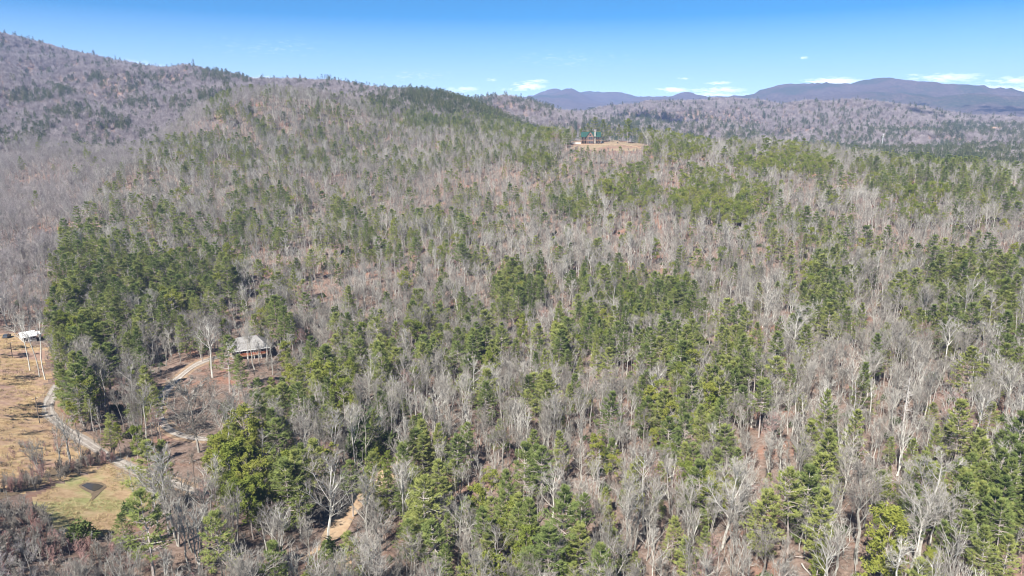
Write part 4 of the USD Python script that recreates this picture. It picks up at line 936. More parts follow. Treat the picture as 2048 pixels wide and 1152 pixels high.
def scatter_prim(name, protos, pos, var, yaw, scale, label, tilt=0.045, seed=0):
    """One PointInstancer; protos: list of lists of (name, mesh, material)."""
    pi = UsdGeom.PointInstancer.Define(stage, '/World/' + name)
    targets = []
    for i, meshes in enumerate(protos):
        x = UsdGeom.Xform.Define(stage, f'/World/{name}/tree_shape_{i}')
        for nm, mesh, mat in meshes:
            usdkit.mesh(stage, f'{x.GetPath()}/{nm}', mesh, M[mat])
        targets.append(x.GetPath())
    pi.CreatePrototypesRel().SetTargets(targets)
    pi.CreateProtoIndicesAttr(Vt.IntArray.FromNumpy(np.asarray(var, np.int32)))
    pi.CreatePositionsAttr(Vt.Vec3fArray.FromNumpy(np.asarray(pos, np.float32)))
    pi.CreateScalesAttr(Vt.Vec3fArray.FromNumpy(np.asarray(scale, np.float32)))
    g = np.random.default_rng(seed)
    ax, ay = g.normal(size=(2, len(pos))) * tilt
    c, s = np.cos(yaw / 2), np.sin(yaw / 2)
    q = np.stack([c, ax / 2 * c + ay / 2 * s, ay / 2 * c - ax / 2 * s, s], 1)
    q /= np.linalg.norm(q, axis=1, keepdims=True)
    pi.CreateOrientationsAttr(Vt.QuathArray([Gf.Quath(float(a), float(b), float(e), float(d)) for a, b, e, d in q]))
    return tag(pi.GetPrim(), label, kind='stuff')

STUFF = {'white_pine': ('pine_woods', 'white pines standing through the further woods'), 'yellow_pine': ('yellow_pine_woods', 'yellow green pines through the further woods'), 'pale_bare_tree': ('pale_bare_woods', 'pale leafless trees of the further woods'),
         'grey_bare_tree': ('grey_bare_woods', 'grey leafless trees of the further woods'), 'mauve_bare_tree': ('mauve_bare_woods', 'mauve leafless trees of the valley left of the spur'), 'bare_sapling': ('sapling_undergrowth', 'thin leafless saplings under the further woods'), 'bare_thicket': ('thicket_undergrowth', 'grey thickets of the woodland floor'),
         'red_thicket': ('reddish_undergrowth', 'reddish thickets of the woodland floor'), 'evergreen_shrub': ('evergreen_undergrowth', 'dark evergreen shrubs of the woodland floor'), 'red_budded_tree': ('red_budded_woods', 'red budded trees of the further woods'), 'dead_pine': ('dead_pine_woods', 'dead pines of the further woods')}
for n_, (k, a) in enumerate(_rest.items()):
    if not len(a):
        continue
    K = KIND[k]
    g = np.random.default_rng(300 + n_)
    near_shapes, far_shapes = K['shapes'][:8], K['lod'] or []
    protos = [[(K['parts'][0], s[0], K['wm']), (K['parts'][1], s[1], K['lm'])] for s in near_shapes + far_shapes]
    var = g.integers(0, len(near_shapes), len(a))
    if far_shapes:
        var = np.where(np.hypot(a[:, 0], a[:, 1]) > 440, len(near_shapes) + g.integers(0, len(far_shapes), len(a)), var)
    s = a[:, 2] / K['h']
    w = s * g.uniform(0.72, 1.32, len(a)) * (1 + 0.25 * np.clip(0.75 - s, 0, 1))
    scatter_prim(STUFF[k][0], protos, np.stack([a[:, 0], a[:, 1], ground_z(a[:, 0], a[:, 1])], 1), var, g.uniform(0, 6.283, len(a)), np.stack([w, w, s], 1), STUFF[k][1], seed=400 + n_)

# ---- beyond: clumps of small trees over the ridges and valleys
def far_bare(seed, n=6, R=6.0):
    g = np.random.default_rng(seed)
    tr, cr = [], []
    for k in range(n):
        a, r = g.uniform(0, 6.283), R * math.sqrt(g.random())
        c, H = np.array([r * math.cos(a), r * math.sin(a), 0]), g.uniform(11, 17)
        tr.append(prisms([c - [0, 0, 1]], [c + [0, 0, H * 0.8]], 0.24, 0.10, 3))
        m = 70
        t = g.uniform(0.32, 0.9, m)
        base = c + np.stack([np.zeros(m), np.zeros(m), t * H * 0.8], 1)
        d = unit(g.normal(size=(m, 3)) * [0.75, 0.75, 0.3] + [0, 0, 0.75])
        base = base + d * g.uniform(0.2, 2.4, m)[:, None]
        cr.append(ribbons(base, base + d * g.uniform(1.8, 4.2, m)[:, None], g.uniform(0.18, 0.36, m), rand_perp(g, d)))
    return merge(tr), merge(cr)
def far_pine(seed, n=3, R=4.5, rounded=False):
    g = np.random.default_rng(seed)
    tr, cr = [], []
    for k in range(n):
        a, r = g.uniform(0, 6.283), R * math.sqrt(g.random())
        c, H = np.array([r * math.cos(a), r * math.sin(a), 0]), g.uniform(11, 21)
        tr.append(prisms([c - [0, 0, 1]], [c + [0, 0, H * 0.95]], 0.28, 0.05, 3))
        m = 150
        q = g.random(m) ** 0.8
        z = H * (0.28 + 0.72 * q)
        rad = H * 0.19 * ((1 - q) ** 0.7 + 0.08) * np.sqrt(g.random(m))
        az = g.uniform(0, 6.283, m)
        base = c + np.stack([rad * np.cos(az), rad * np.sin(az), z], 1)
        d = unit(np.stack([np.cos(az), np.sin(az), 0.45 + 0.3 * g.normal(size=m)], 1) + g.normal(size=(m, 3)) * 0.35)
        cr.append(ribbons(base, base + d * g.uniform(0.8, 1.8, m)[:, None], g.uniform(0.4, 0.8, m), rand_perp(g, d)))
    return merge(tr), merge(cr)
_fb = {'p': [], 'b': []}
for (r0, r1, cell, seed) in ((1150, 1900, 9.0, 11), (1900, 3750, 11.6, 12)):
    x, y = scatter(r0, r1, cell, seed)
    m = in_view(x, y, 14.0, 60, 15.0)
    m &= ~shapely.contains_xy(PATCH.buffer(18), x, y)
    x, y = x[m], y[m]
    z = ground_z(x, y)
    u, v, _ = project(np.stack([x, y, z + 9], -1))
    p, yel = evergreen_share(u, v, x, y)
    ever = rng.random(len(x)) < p * 0.9
    sc = (1.0 if r1 < 2000 else 1.15) * rng.uniform(0.8, 1.2, len(x))
    _fb['p'].append(np.stack([x, y, z, sc], 1)[ever]); _fb['b'].append(np.stack([x, y, z, sc * 0.95], 1)[~ever])
for key, name, label, protos in (('p', 'far_pine_woods', 'dark pines on the ridges and in the far valley', [far_pine(s) for s in range(8)]), ('b', 'far_bare_woods', 'leafless woods covering the ridges and the far valley', [far_bare(s) for s in range(20, 26)])):
    a = np.concatenate(_fb[key])
    g = np.random.default_rng(7)
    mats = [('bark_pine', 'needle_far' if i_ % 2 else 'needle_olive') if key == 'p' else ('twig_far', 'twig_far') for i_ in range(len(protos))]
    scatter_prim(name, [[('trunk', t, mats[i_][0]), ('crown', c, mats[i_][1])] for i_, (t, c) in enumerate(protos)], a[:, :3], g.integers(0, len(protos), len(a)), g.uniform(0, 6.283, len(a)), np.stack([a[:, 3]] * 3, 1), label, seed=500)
    print(name, len(a))
print({k: (len(_out[k]), _count[k]) for k in KIND}, 'proto tris', {k: [len(s[0][1]) + len(s[1][1]) for s in KIND[k]['shapes']] for k in KIND})

# ------------------------------------------------------------------ buildings and the things beside them
M['log_wall'] = noise_mat('log_wall', [(0.3, (0.065, 0.036, 0.025)), (0.7, (0.11, 0.064, 0.043))], 0.8, coords='object', aniso=(0.4, 0.4, 6.0))
M['gable_wall'] = noise_mat('gable_wall', [(0.3, (0.15, 0.095, 0.074)), (0.7, (0.22, 0.145, 0.112))], 0.9, coords='object', aniso=(0.4, 0.4, 6.0))
M['green_roof'] = noise_mat('green_roof', [(0.3, (0.018, 0.050, 0.040)), (0.7, (0.030, 0.070, 0.057))], 0.6, rough=0.45, coords='object')
M['grey_roof'] = noise_mat('grey_roof', [(0.3, (0.175, 0.168, 0.16)), (0.7, (0.26, 0.25, 0.238))], 1.4, coords='object')
M['white_roof'] = noise_mat('white_roof', [(0.3, (0.60, 0.61, 0.62)), (0.7, (0.74, 0.75, 0.76))], 0.6, rough=0.5, coords='object')
M['stone'] = noise_mat('stone', [(0.3, (0.19, 0.17, 0.15)), (0.5, (0.29, 0.265, 0.235)), (0.7, (0.37, 0.345, 0.31))], 1.6, coords='object')
M['concrete'] = noise_mat('concrete', [(0.3, (0.40, 0.38, 0.35)), (0.7, (0.52, 0.50, 0.47))], 0.7, coords='object')
M['deck_wood'] = noise_mat('deck_wood', [(0.3, (0.22, 0.14, 0.09)), (0.7, (0.32, 0.22, 0.15))], 1.2, coords='object')
M['red_wood'] = noise_mat('red_wood', [(0.3, (0.40, 0.12, 0.06)), (0.7, (0.52, 0.19, 0.10))], 1.2, coords='object')
M['siding'] = noise_mat('siding', [(0.3, (0.26, 0.24, 0.215)), (0.7, (0.34, 0.32, 0.29))], 1.0, coords='object')
M['weathered_pole'] = noise_mat('weathered_pole', [(0.3, (0.10, 0.08, 0.065)), (0.7, (0.17, 0.14, 0.12))], 1.5, coords='object', aniso=(6, 6, 0.5))
M['window_glass'] = plain('window_glass', (0.03, 0.04, 0.05), 0.08, 0.6)
M['white_paint'] = plain('white_paint', (0.74, 0.74, 0.72), 0.4)
M['black_paint'] = plain('black_paint', (0.025, 0.025, 0.03), 0.35)
M['blue_paint'] = plain('blue_paint', (0.05, 0.09, 0.38), 0.3)
M['dark_paint'] = plain('dark_paint', (0.06, 0.065, 0.075), 0.25, 0.5)
M['tyre'] = plain('tyre', (0.02, 0.02, 0.02), 0.9)
M['steel'] = plain('steel', (0.42, 0.43, 0.44), 0.45)
M['wire'] = plain('wire', (0.03, 0.03, 0.03), 0.7)
M['mud_water'] = usdkit.material(stage, '/World/Looks/mud_water', {'geo': ('geometry', {}), 'n': ('noise_texture', dict(scale=1.2, detail=3.0)), 'b': ('bump', dict(strength=0.25, distance=0.03)), 'p': ('principled_bsdf', dict(base_color=(0.060, 0.050, 0.038), roughness=0.12, specular_ior_level=0.35))}, [('geo.position', 'n.vector'), ('n.fac', 'b.height'), ('b.normal', 'p.normal')], surface='p.BSDF')
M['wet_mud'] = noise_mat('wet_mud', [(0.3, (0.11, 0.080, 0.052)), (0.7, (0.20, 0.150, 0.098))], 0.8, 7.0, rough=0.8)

def facing(p):
    """Degrees about z that turn a front along -y towards the camera."""
    return -math.degrees(math.atan2(p[0], p[1]))

def gable_roof(x0, x1, y0, y1, z, rise, over=0.5, th=0.22, along='x'):
    """Two pitched slabs with their ridge along x or y."""
    if along == 'y':
        m = gable_roof(y0, y1, x0, x1, z, rise, over, th)
        return [trimesh.Trimesh(np.array(a.vertices)[:, [1, 0, 2]], np.array(a.faces)[:, ::-1], process=False) for a in m]
    out, ym = [], (y0 + y1) / 2
    k = rise / ((y1 - y0) / 2)
    for ya, yb in ((y0 - over, ym), (y1 + over, ym)):
        za, zb = z - over * k, z + rise
        v = []
        for xx in (x0 - over, x1 + over):
            v += [(xx, ya, za), (xx, yb, zb), (xx, yb, zb + th), (xx, ya, za + th)]
        out.append(trimesh.convex.convex_hull(np.array(v)))
    return out

def gable_end(x0, x1, y0, y1, z, rise, along='x'):
    v = []
    for xx in (x0, x1):
        v += [(xx, y0, z), (xx, y1, z), (xx, (y0 + y1) / 2, z + rise)]
    v = np.array(v, float)
    if along == 'y':
        v = np.array([[b, a, c] for a, b, c in v])
    return trimesh.convex.convex_hull(v)

def window(parent, x0, x1, z0, z1, y, frame='white_paint'):
    frame = 'gable_wall' if 'lodge' in str(parent.GetPath()) else frame
    w = part(parent, 'window', join([box(x0 - .12, x1 + .12, y - .10, y, z1, z1 + .12), box(x0 - .12, x1 + .12, y - .10, y, z0 - .12, z0), box(x0 - .12, x0, y - .10, y, z0, z1), box(x1, x1 + .12, y - .10, y, z0, z1)]), M[frame])
    part(w, 'pane', box(x0, x1, y - .05, y - .02, z0, z1), M['window_glass'])

def railing(parent, pts, z0, z1, mat, name='railing', step=0.6):
    ms = []
    for (xa, ya), (xb, yb) in zip(pts[:-1], pts[1:]):
        L = math.hypot(xb - xa, yb - ya)
        n = max(2, int(L / step))
        for k in range(n + 1):
            x, y = xa + (xb - xa) * k / n, ya + (yb - ya) * k / n
            ms.append(box(x - .04, x + .04, y - .04, y + .04, z0, z1))
        for z in (z1, (z0 + z1) / 2):
            v, f = prisms([(xa, ya, z)], [(xb, yb, z)], 0.07, 0.07, 4)
            ms.append(trimesh.Trimesh(v, f, process=False))
    return part(parent, name, join(ms), M[mat])

# ---- the lodge on the hilltop
_p = hit(1181.5, 288.0)
H1 = thing('green_roofed_lodge', 'brown two storey lodge with green metal roof, standing in the hilltop clearing', 'house', _p, facing(_p))
UsdGeom.Xformable(H1).AddScaleOp().Set(Gf.Vec3f(1.12, 1.12, 1.12))
part(H1, 'foundation', box(-10.2, 10.2, 1.8, 11.2, -4.0, 0.3), M['stone'])
part(H1, 'wall', box(-10, 10, 2.0, 11, 0.302, 8.0), M['log_wall'])
part(H1, 'gable', gable_end(-10, 10, 2.0, 11, 8.0, 3.9), M['log_wall'])
for m in gable_roof(-10, 10, 0.2, 12.8, 7.6, 4.6, 0.7):
    part(H1, 'roof_slope', m, M['green_roof'])
part(H1, 'front_bay', box(-4.4, 3.0, -1.6, 1.998, -3.0, 8.2), M['gable_wall'])
part(H1, 'bay_gable', gable_end(-1.6, 6.0, -4.4, 3.0, 8.2, 4.6, 'y'), M['gable_wall'])
for m in gable_roof(-4.4, 3.0, -1.6, 6.5, 8.25, 4.9, 0.65, along='y'):
    part(H1, 'bay_roof_slope', m, M['green_roof'])
for k, x in enumerate((-3.75, -2.0, 0.15, 1.55)):
    w = (1.15, 1.75, 1.0, 1.0)[k]
    window(H1, x, x + w, 4.6, 7.4, -1.6)
    window(H1, x, x + w, 0.7, 2.9, -1.6)
window(H1, -1.6, 0.2, 8.4, 10.3, -1.6)
ch = part(H1, 'chimney', box(3.5, 5.1, 0.2, 1.6, 0.3, 13.6), M['stone'])
part(ch, 'cap', box(3.3, 5.3, 0.0, 1.8, 13.602, 13.95), M['concrete'])
for xa, xb in ((-10.4, -4.42), (5.2, 11.0)):
    part(H1, 'deck', box(xa, xb, -1.4, 1.98, 3.75, 4.0), M['deck_wood'])
    railing(H1, [(xa + .1, -1.3), (xb - .1, -1.3)], 4.0, 5.05, 'gable_wall')
    for x in np.linspace(xa + .2, xb - .2, 4):
        part(H1, 'post', box(x - .13, x + .13, -1.25, -1.0, -3.0, 3.748), M['deck_wood'])
        part(H1, 'post', box(x - .11, x + .11, -1.25, -1.0, 5.06, 7.0), M['deck_wood'])
    for k in range(3):
        x = xa + 0.7 + k * (xb - xa - 1.4) / 3
        window(H1, x, x + 1.2, 4.5, 6.7, 2.0)
        window(H1, x, x + 1.2, 0.6, 2.7, 2.0)
part(H1, 'terrace', box(-20, -10.5, -1.0, 4.5, -3.0, 1.4), M['concrete'])
railing(H1, [(-19.9, -0.9), (-10.6, -0.9)], 1.4, 2.4, 'deck_wood')
_q = hit(1199.5, 287.0)
T = thing('utility_trailer', 'small white box trailer parked at the right end of the lodge', 'trailer', _q, facing(_q) + 8)
part(T, 'body', trimesh.convex.convex_hull(np.array([(sx * 2.1, sy * 1.05, z) for sx in (-1, 1) for sy in (-1, 1) for z in (0.6, 2.3)] + [(sx * 1.9, sy * 0.9, 2.5) for sx in (-1, 1) for sy in (-1, 1)])), M['white_paint'])
part(T, 'drawbar', box(2.1, 3.3, -.08, .08, 0.55, 0.68), M['black_paint'])
def wheels(o, xs, w, r=0.34, cen=0.34):
    for x in xs:
        for s in (-1, 1):
            m = trimesh.creation.cylinder(r, 0.24, sections=14)
            m.apply_transform(trimesh.transformations.rotation_matrix(math.pi / 2, [1, 0, 0])); m.apply_translation([x, s * w, cen])
            part(o, 'wheel', m, M['tyre'])
wheels(T, (-0.5, 0.35), 1.0)
def car(name, label, p, rot, paint, tall=1.5, L=4.6):
    c = thing(name, label, 'car', p, rot)
    prof = [(-L / 2, .35), (-L / 2, .85), (-L / 2 + .15, .98), (L / 2 - .9, .98), (L / 2 - .1, .80), (L / 2, .6), (L / 2, .35)]
    body = trimesh.creation.extrude_polygon(shapely.Polygon(prof), 1.8)
    cab = trimesh.creation.extrude_polygon(shapely.Polygon([(-L / 2 + .25, .982), (-L / 2 + .7, tall), (L / 2 - 1.9, tall), (L / 2 - 1.15, .982)]), 1.56)
    for m, w in ((body, .9), (cab, .78)):
        m.apply_transform(trimesh.transformations.rotation_matrix(math.pi / 2, [1, 0, 0])); m.apply_translation([0, w, 0])
    part(c, 'body', body, M[paint])
    part(c, 'cabin', cab, M['window_glass'])
    part(c, 'roof', box(-L / 2 + .75, L / 2 - 1.95, -.72, .72, tall + .002, tall + .05), M[paint])
    wheels(c, (-L / 2 + .85, L / 2 - .9), .82)
    return c
_q = hit(1204.5, 286.5)
car('parked_car', 'black car parked beside the white trailer at the lodge', _q, facing(_q), 'black_paint', 1.7)
_q = hit(1160.5, 273.2)
car('parked_car', 'white car parked behind the left end of the lodge', _q, facing(_q) + 20, 'white_paint', 1.9)
_q = hit(1235.5, 286.5)
fp = thing('fire_barrel', 'small dark barrel standing alone on the dry clearing', 'barrel', _q)
part(fp, 'drum', trimesh.creation.cylinder(0.6, 1.3, sections=16, transform=trimesh.transformations.translation_matrix([0, 0, .65])), M['black_paint'])
part(fp, 'rim', trimesh.creation.annulus(0.56, 0.66, 0.08, transform=trimesh.transformations.translation_matrix([0, 0, 1.32])), M['dark_paint'])
LANE = smooth_line([(1146, 287.6), (1165, 289.6), (1200, 289.8), (1225, 288.6), (1250, 290.0), (1284, 296.0)], 3.0)
solo('lane', drape(LANE, 3.4, 0.16, 8, 0.2, 3), M['track'], 'pale dirt lane across the clearing below the lodge', kind='structure', smooth=True)

# ---- the grey roofed house by the driveway
_p = hit(500, 716.0)
H2 = thing('grey_roofed_house', 'grey shingled house with an orange red deck rail, half hidden by bare trees', 'house', _p, facing(_p) + 4)
part(H2, 'foundation', box(-7, 7, 0.4, 11.6, -4.0, 0.6), M['stone'])
part(H2, 'wall', box(-6.9, 6.9, 0.5, 11.5, 0.602, 4.4), M['siding'])
_e = np.array([(-8.2, -2.2, 4.15), (8.2, -2.2, 4.15), (8.2, 12.8, 4.15), (-8.2, 12.8, 4.15), (-3.8, 5.3, 8.2), (3.8, 5.3, 8.2)])
part(H2, 'roof', trimesh.convex.convex_hull(np.vstack([_e, _e[:4] + [0, 0, .22]])), M['grey_roof'])
part(H2, 'ridge_cap', box(-3.9, 3.9, 5.15, 5.45, 8.16, 8.3), M['grey_roof'])
part(H2, 'gutter', box(-8.3, 8.3, -2.42, -2.22, 4.18, 4.36), M['white_paint'])
part(H2, 'gutter', box(-8.42, -8.22, -2.2, 12.8, 4.18, 4.36), M['white_paint'])
part(H2, 'deck', box(-4.2, 7.4, -2.0, 0.48, 1.55, 1.8), M['deck_wood'])
railing(H2, [(-4.15, -1.95), (7.35, -1.95)], 1.8, 2.8, 'red_wood', step=0.45)
for x in (-4.0, -1.2, 1.6, 4.4, 7.2):
    part(H2, 'post', box(x - .1, x + .1, -1.9, -1.7, -3.5, 1.548), M['white_paint'])
    part(H2, 'post', box(x - .08, x + .08, -1.9, -1.74, 1.8, 4.15), M['white_paint'])
for x in (-5.8, -3.4, -0.2, 2.0, 4.6):
    window(H2, x, x + 1.3, 2.2, 3.7, 0.5)
for x in (-1.0, 2.6):
    part(H2, 'door', box(x, x + 1.0, 0.40, 0.498, 0.62, 1.52), M['white_paint'])
_q = hit(471, 692.0)
car('parked_car', 'blue car parked at the left corner of the grey roofed house', _q, facing(_q) + 35, 'blue_paint')

# ---- the white roofed sheds at the top of the meadow
_p = hit(60, 684.0)
S1 = thing('white_roofed_shed', 'small shed with a bright white metal roof behind the three meadow trees', 'shed', _p, facing(_p) + 12)
part(S1, 'wall', box(-2.5, 2.5, 0, 5.5, -1.0, 2.4), M['siding'])
part(S1, 'gable', gable_end(-2.5, 2.5, 0, 5.5, 2.4, 1.5), M['siding'])
for m in gable_roof(-2.5, 2.5, 0, 5.5, 2.4, 1.5, 0.4, 0.12):
    part(S1, 'roof_slope', m, M['white_roof'])
part(S1, 'door', box(-0.6, 0.6, -.06, -.002, 0.1, 2.0), M['white_paint'])
window(S1, 1.1, 2.0, 1.0, 1.9, 0.0)
_p = hit(73, 678.0)
S2 = thing('lean_to', 'low lean-to with a white sheet roof right of the shed', 'shed', _p, facing(_p) + 12)
part(S2, 'roof', trimesh.convex.convex_hull(np.array([(sx * 1.7, y, z + t) for sx in (-1, 1) for y, z in ((-1.3, 2.1), (1.6, 2.7)) for t in (0, .1)])), M['white_roof'])
for x in (-1.5, 1.5):
    for y in (-1.1, 1.4):
        part(S2, 'post', box(x - .07, x + .07, y - .07, y + .07, -.8, 2.12 + (y > 0) * .5), M['deck_wood'])
_q = hit(14, 675.0)
car('parked_car', 'dark car standing in the shade at the left end of the meadow', _q, facing(_q) + 70, 'dark_paint')

# ---- poles, wires, tower
def utility_pole(u, v, h, label, lean=0.0):
    p = hit(u, v)
    o = thing('utility_pole', label, 'utility pole', p, facing(p) + 25)
    o_ = UsdGeom.Xformable(o)
    c = trimesh.creation.cone(0.01, 0.01)
    v_, f_ = prisms([(0, 0, -1)], [(lean * h, 0, h)], 0.17, 0.11, 8)
    part(o, 'pole', trimesh.Trimesh(v_, f_, process=False), M['weathered_pole'])
    part(o, 'crossarm', box(lean * h - .9, lean * h + .9, .10, .22, h - .75, h - .6), M['weathered_pole'])
    for x in (-.75, 0.0, .75):
        part(o, 'insulator', trimesh.creation.cylinder(0.05, 0.18, sections=8, transform=trimesh.transformations.translation_matrix([lean * h + x, .16, h - .5])), M['white_paint'])
    return p + np.array([0, 0, h - 0.4])
P1 = utility_pole(79.5, 847, 8.6, 'dark wooden utility pole at the meadow edge beside the road bend')
P2 = utility_pole(25.5, 716, 6.5, 'thin wooden pole standing alone in the upper meadow')
P3 = utility_pole(391, 984, 9.0, 'wooden utility pole beside the road where it enters the woods', 0.02)
P4 = utility_pole(470, 905, 9.0, 'wooden utility pole among the bright green pines by the driveway')
def wire(a, b, sag, label):
    t = np.linspace(0, 1, 15)[:, None]
    p = a + (b - a) * t
    p[:, 2] -= sag * 4 * (t[:, 0] * (1 - t[:, 0]))
    solo('utility_wire', trimesh.Trimesh(*prisms(p[:-1], p[1:], 0.025, 0.025, 4), process=False), M['wire'], label, 'wire')
wire(P3, P4, 1.0, 'black wire from the roadside pole to the pole in the green pines')
wire(P3, P1, 1.8, 'black wire along the gravel road between the two poles')
_p = hit(1761.5, 305.5)
_p = hit(1761.5, 303.0)
TW = thing('radio_mast', 'slim white mast rising above the far valley woods', 'mast', _p)
_h = 25.5 * math.hypot(_p[0], _p[1]) / FPX + 6.0
v_, f_ = prisms([(0, 0, -1)], [(_h * 0.04, 0, _h)], 0.85, 0.55, 10)
part(TW, 'pole', trimesh.Trimesh(v_, f_, process=False), M['steel'])
for z in (0.86, 0.95):
    for k in range(3):
        a_ = k * 2.094
        m = box(-.2, .2, 1.0, 1.3, _h * z - 1.1, _h * z + 1.1); m.apply_transform(trimesh.transformations.rotation_matrix(a_, [0, 0, 1])); m.apply_translation([_h * 0.04 * z, 0, 0])
        part(TW, 'antenna', m, M['white_paint'])

# ---- far houses and the stone wall on the right shoulder
def small_house(u, v, w, d, h, label, wall, roof):
    p = hit(u, v)
    o = thing('far_house', label, 'house', p, facing(p) + 10)
    part(o, 'wall', box(-w / 2, w / 2, 0, d, -3, h), M[wall])
    part(o, 'gable', gable_end(-w / 2, w / 2, 0, d, h, d * .3), M[wall])
    for m in gable_roof(-w / 2, w / 2, 0, d, h, d * .3, .6):
        part(o, 'roof_slope', m, M[roof])
    for x in np.linspace(-w / 2 + 1, w / 2 - 2.2, 4):
        window(o, x, x + 1.2, h * .35, h * .75, 0.0)
small_house(1838, 300.5, 17, 10, 4.5, 'dark house at the top of the small tan clearing in the far valley', 'log_wall', 'grey_roof')
small_house(1995, 264.5, 34, 16, 9, 'long brown house on the far wooded hillside at the right', 'gable_wall', 'deck_wood')
_p = hit(1721, 356.0)
SW = thing('stone_wall', 'pale stone retaining wall in the bare woods on the right shoulder', 'wall', _p, facing(_p))
for r_ in range(4):
    for k in range(8):
        x = -8 + k * 2.0 + (r_ % 2) * 0.9
        part(SW, 'stone', box(x + .04, x + 1.93, -.5 + .06 * ((k * 7 + r_ * 3) % 3), .5, -.6 + r_ * .95, .31 + r_ * .95), M['stone'])
part(SW, 'coping', box(-8.2, 9.2, -.65, .6, 3.252, 3.5), M['concrete'])

# ---- pool and ditch in the meadow
def pond_mesh(pts, lift):
    poly = shapely.Polygon([tuple(hit(u, v)[:2]) for u, v in pts]).buffer(0.8).buffer(-0.8)
    z = max(float(ground_z(np.array([x]), np.array([y]))[0]) for x, y in poly.exterior.coords) + lift
    v, f = trimesh.creation.triangulate_polygon(poly, engine='earcut')
    return trimesh.Trimesh(np.column_stack([v, np.full(len(v), z)]), f, process=False)
def draped_poly(pts, lift):
    poly = shapely.Polygon([tuple(hit(u, v)[:2]) for u, v in pts]).buffer(1.0).buffer(-1.0).segmentize(0.7)
    x0, y0, x1, y1 = poly.bounds
    gx, gy = np.meshgrid(np.arange(x0, x1, 0.7), np.arange(y0, y1, 0.7))
    q = np.column_stack([gx.ravel(), gy.ravel()])
    q = np.vstack([q[shapely.contains_xy(poly.buffer(-0.3), q[:, 0], q[:, 1])], np.array(poly.exterior.coords)[:-1]])
    from scipy.spatial import Delaunay
    t = Delaunay(q).simplices
    c = q[t].mean(1)
    t = t[shapely.contains_xy(poly, c[:, 0], c[:, 1])]
    m = trimesh.Trimesh(np.column_stack([q, ground_z(q[:, 0], q[:, 1]) + lift]), t, process=False)
    if m.face_normals[:, 2].mean() < 0:
        m.invert()
    return m
solo('mud_bank', draped_poly([(157, 972), (166, 967), (176, 964.5), (188, 966), (202, 966), (212, 971), (213, 975), (206, 980), (201, 985), (196, 992), (188, 999), (178, 1004), (184, 995), (182, 988), (172, 983), (163, 978)], 0.09), M['wet_mud'], 'wet dark mud around the pool', kind='structure', smooth=True)
solo('pool', draped_poly([(163, 972), (175, 967), (197, 969), (208, 973), (198, 980), (188, 984), (176, 980)], 0.13), M['mud_water'], 'small muddy pool in the pasture', kind='structure', smooth=True)
solo('ditch', drape(DITCH, 3.6, 0.06, 21, 0.5), M['wet_mud'], 'dark wet ditch across the meadow', kind='structure', smooth=True)  # flat strip: mud together with painted shade of the bank and trees

M['dry_grass'] = bark_mat('dry_grass', (0.20, 0.145, 0.075), (0.33, 0.255, 0.14), (0.43, 0.36, 0.20))
M['dead_stalk'] = bark_mat('dead_stalk', (0.12, 0.085, 0.06), (0.20, 0.145, 0.11), (0.28, 0.21, 0.16))
# ---- fallen logs and low litter brush on the near forest floor
def log_shape(seed):
    g = np.random.default_rng(seed)
    p = np.column_stack([np.linspace(-4, 4, 6), g.normal(size=6) * 0.12, 0.18 + np.abs(g.normal(size=6)) * 0.1])
    b = p[g.integers(1, 5, 7)]
    d = unit(g.normal(size=(7, 3)) * [0.6, 1, 0.5] + [0.5, 0, 0.3])
    return merge([prisms(p[:-1], p[1:], np.linspace(0.24, 0.12, 5), np.linspace(0.2, 0.07, 5), 6), prisms(b, b + d * g.uniform(0.6, 1.9, 7)[:, None], 0.06, 0.02, 3)])
def litter_shape(seed, n=90):
    g = np.random.default_rng(seed)
    b = np.column_stack([g.normal(size=(n, 2)) * 0.9, np.full(n, 0.0)])
    d = unit(np.column_stack([g.normal(size=(n, 2)), np.abs(g.normal(size=n)) * 0.55 + 0.1]))
    return ribbons(b, b + d * g.uniform(.3, 1.3, n)[:, None], g.uniform(.03, .12, n), rand_perp(g, d))
x, y = scatter(112, 430, 2.4, 77)
m = in_view(x, y, 2.0, 60, 4.0) & ~shapely.contains_xy(NOGO, x, y)
x, y = x[m], y[m]
g = np.random.default_rng(78)
w = meshkit.fbm(np.stack([x / 9.0, y / 9.0, 0 * x], -1), 3, 79)
lit = (w > 0.46) & (g.random(len(x)) < 0.75)
for nm, sel, shapes_, mt, lo, hi, text in (('floor_litter', lit, [litter_shape(950 + i) for i in range(4)], ('dead_stalk', 'twig_grey'), .6, 1.5, 'twigs and dead brush lying on the forest floor'), ('fallen_logs', g.random(len(x)) < 0.028, [log_shape(960 + i) for i in range(4)], ('bark_pine', 'bark_grey'), .35, 0.95, 'fallen trunks lying on the forest floor')):
    sc = g.uniform(lo, hi, sel.sum())
    scatter_prim(nm, [[('piece', sh, mt[i % 2])] for i, sh in enumerate(shapes_)], np.stack([x[sel], y[sel], ground_z(x[sel], y[sel])], 1), g.integers(0, 4, sel.sum()), g.uniform(0, 6.28, sel.sum()), np.stack([sc, sc, sc], 1), text, seed=81)

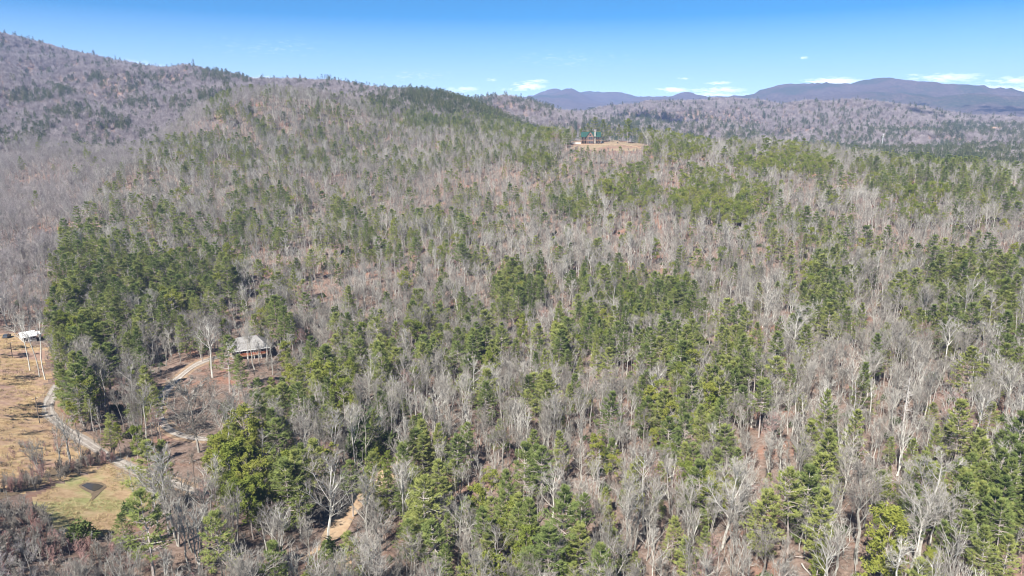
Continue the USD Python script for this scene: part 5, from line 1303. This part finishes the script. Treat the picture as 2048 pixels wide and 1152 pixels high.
# ---- dry grass tufts and litter over the open ground
def tuft(seed, n, hh, spread):
    g = np.random.default_rng(seed)
    b = np.column_stack([g.normal(size=(n, 2)) * spread, np.full(n, -.05)])
    d = unit(np.column_stack([g.normal(size=(n, 2)) * 0.5, np.ones(n)]))
    return ribbons(b, b + d * (hh * g.uniform(.5, 1.1, n))[:, None], g.uniform(.04, .09, n), rand_perp(g, d))
for poly, n, nm, mt, lo, hi, text in ((MEADOW, 5200, 'meadow_tufts', 'dry_grass', .5, 1.5, 'dry grass tufts of the meadow'), (MEADOW, 1500, 'meadow_stalks', 'dead_stalk', .5, 1.9, 'dead brown weed stalks in the meadow'), (GREEN, 1500, 'pasture_tufts', 'dry_grass', .35, 0.9, 'dry grass tufts of the pasture'), (LAWN, 900, 'clearing_tufts', 'dry_grass', .5, 1.4, 'dry grass tufts of the hilltop clearing')):
    g = np.random.default_rng(len(nm))
    x0, y0, x1, y1 = poly.bounds
    x, y = g.uniform(x0, x1, n * 2), g.uniform(y0, y1, n * 2)
    cl = meshkit.fbm(np.stack([x / 11.0, y / 11.0, 0 * x], -1), 3, 61 + len(nm))
    m = shapely.contains_xy(poly, x, y) & (cl > 0.47)
    x, y = x[m][:n], y[m][:n]
    sc = g.uniform(lo, hi, len(x))
    scatter_prim(nm, [[('tuft', tuft(900 + i, 26, 0.6, 0.35), mt)] for i in range(3)], np.stack([x, y, ground_z(x, y)], 1), g.integers(0, 3, len(x)), g.uniform(0, 6.28, len(x)), np.stack([sc, sc, sc], 1), text, seed=len(nm))

# ---- clouds that throw the shadows seen on the hills
M['cloud'] = usdkit.material(stage, '/World/Looks/cloud', {'d': ('diffuse_bsdf', dict(color=(0.85, 0.86, 0.88))), 't': ('translucent_bsdf', dict(color=(0.85, 0.86, 0.88))), 'm': ('mix_closure', dict(fac=0.15)), 'air': ('transparent_bsdf', {}), 'thin': ('mix_closure', dict(fac=0.55))}, [('d.BSDF', 'm.closure1'), ('t.BSDF', 'm.closure2'), ('m.closure', 'thin.closure1'), ('air.BSDF', 'thin.closure2')], surface='thin.closure')
def cloud(k, u, v, du, alt, stretch):
    p = hit(u, v)
    c = p + SUN * alt / SUN[2]
    g = np.random.default_rng(800 + k)
    half = du / FPX * math.hypot(p[0], p[1])
    ms = []
    for _ in range(26):
        r = half * g.uniform(0.12, 0.26)
        m = trimesh.creation.icosphere(2, r)
        n = meshkit.fbm(np.array(m.vertices) / r * 1.7 + g.uniform(0, 50), 3, 5)[:, None]
        m.vertices = np.array(m.vertices) * (0.7 + 0.6 * n) * [1, 1, 0.6]
        m.apply_translation([g.normal() * half * 0.46, g.normal() * half * 0.40 * stretch, abs(g.normal()) * half * 0.12])
        ms.append(m)
    m = join(ms); m.apply_translation(c)
    solo('cloud', m, M['cloud'], f'white fair weather cloud floating high above the {("shaded middle hill, at its left", "middle of the shaded middle hill", "shaded middle hill, at its right", "right end of the far mountain", "notch in the far mountain", "foot of the far mountain", "brow of the far mountain")[k]}', 'cloud', kind='stuff', smooth=True)
for k, c in enumerate([(1268, 239, 42, 900, 0.4), (1330, 244, 40, 900, 0.5), (1392, 250, 40, 900, 0.45), (2002, 218, 42, 1500, 1.6), (1640, 200, 14, 1400, 1.2), (1836, 229, 30, 1500, 1.4), (1841, 210, 14, 1400, 1.2)]):
    cloud(k, *c)

# ------------------------------------------------------------------ the air
ZLOW, ZTOP = float(GRID.min()) - 3.0, max(float(GRID.max()), HC) + 40.0
haze = solo('haze', box(-9600, 9600, -700, 10700, ZLOW, ZTOP), usdkit.material(stage, '/World/Looks/haze_air', {'v': ('principled_volume', dict(color=(0.40, 0.56, 1.0), density=8.0e-5, anisotropy=0.0))}, [], volume='v.volume'), 'thin bluish air over the whole valley', kind='stuff')
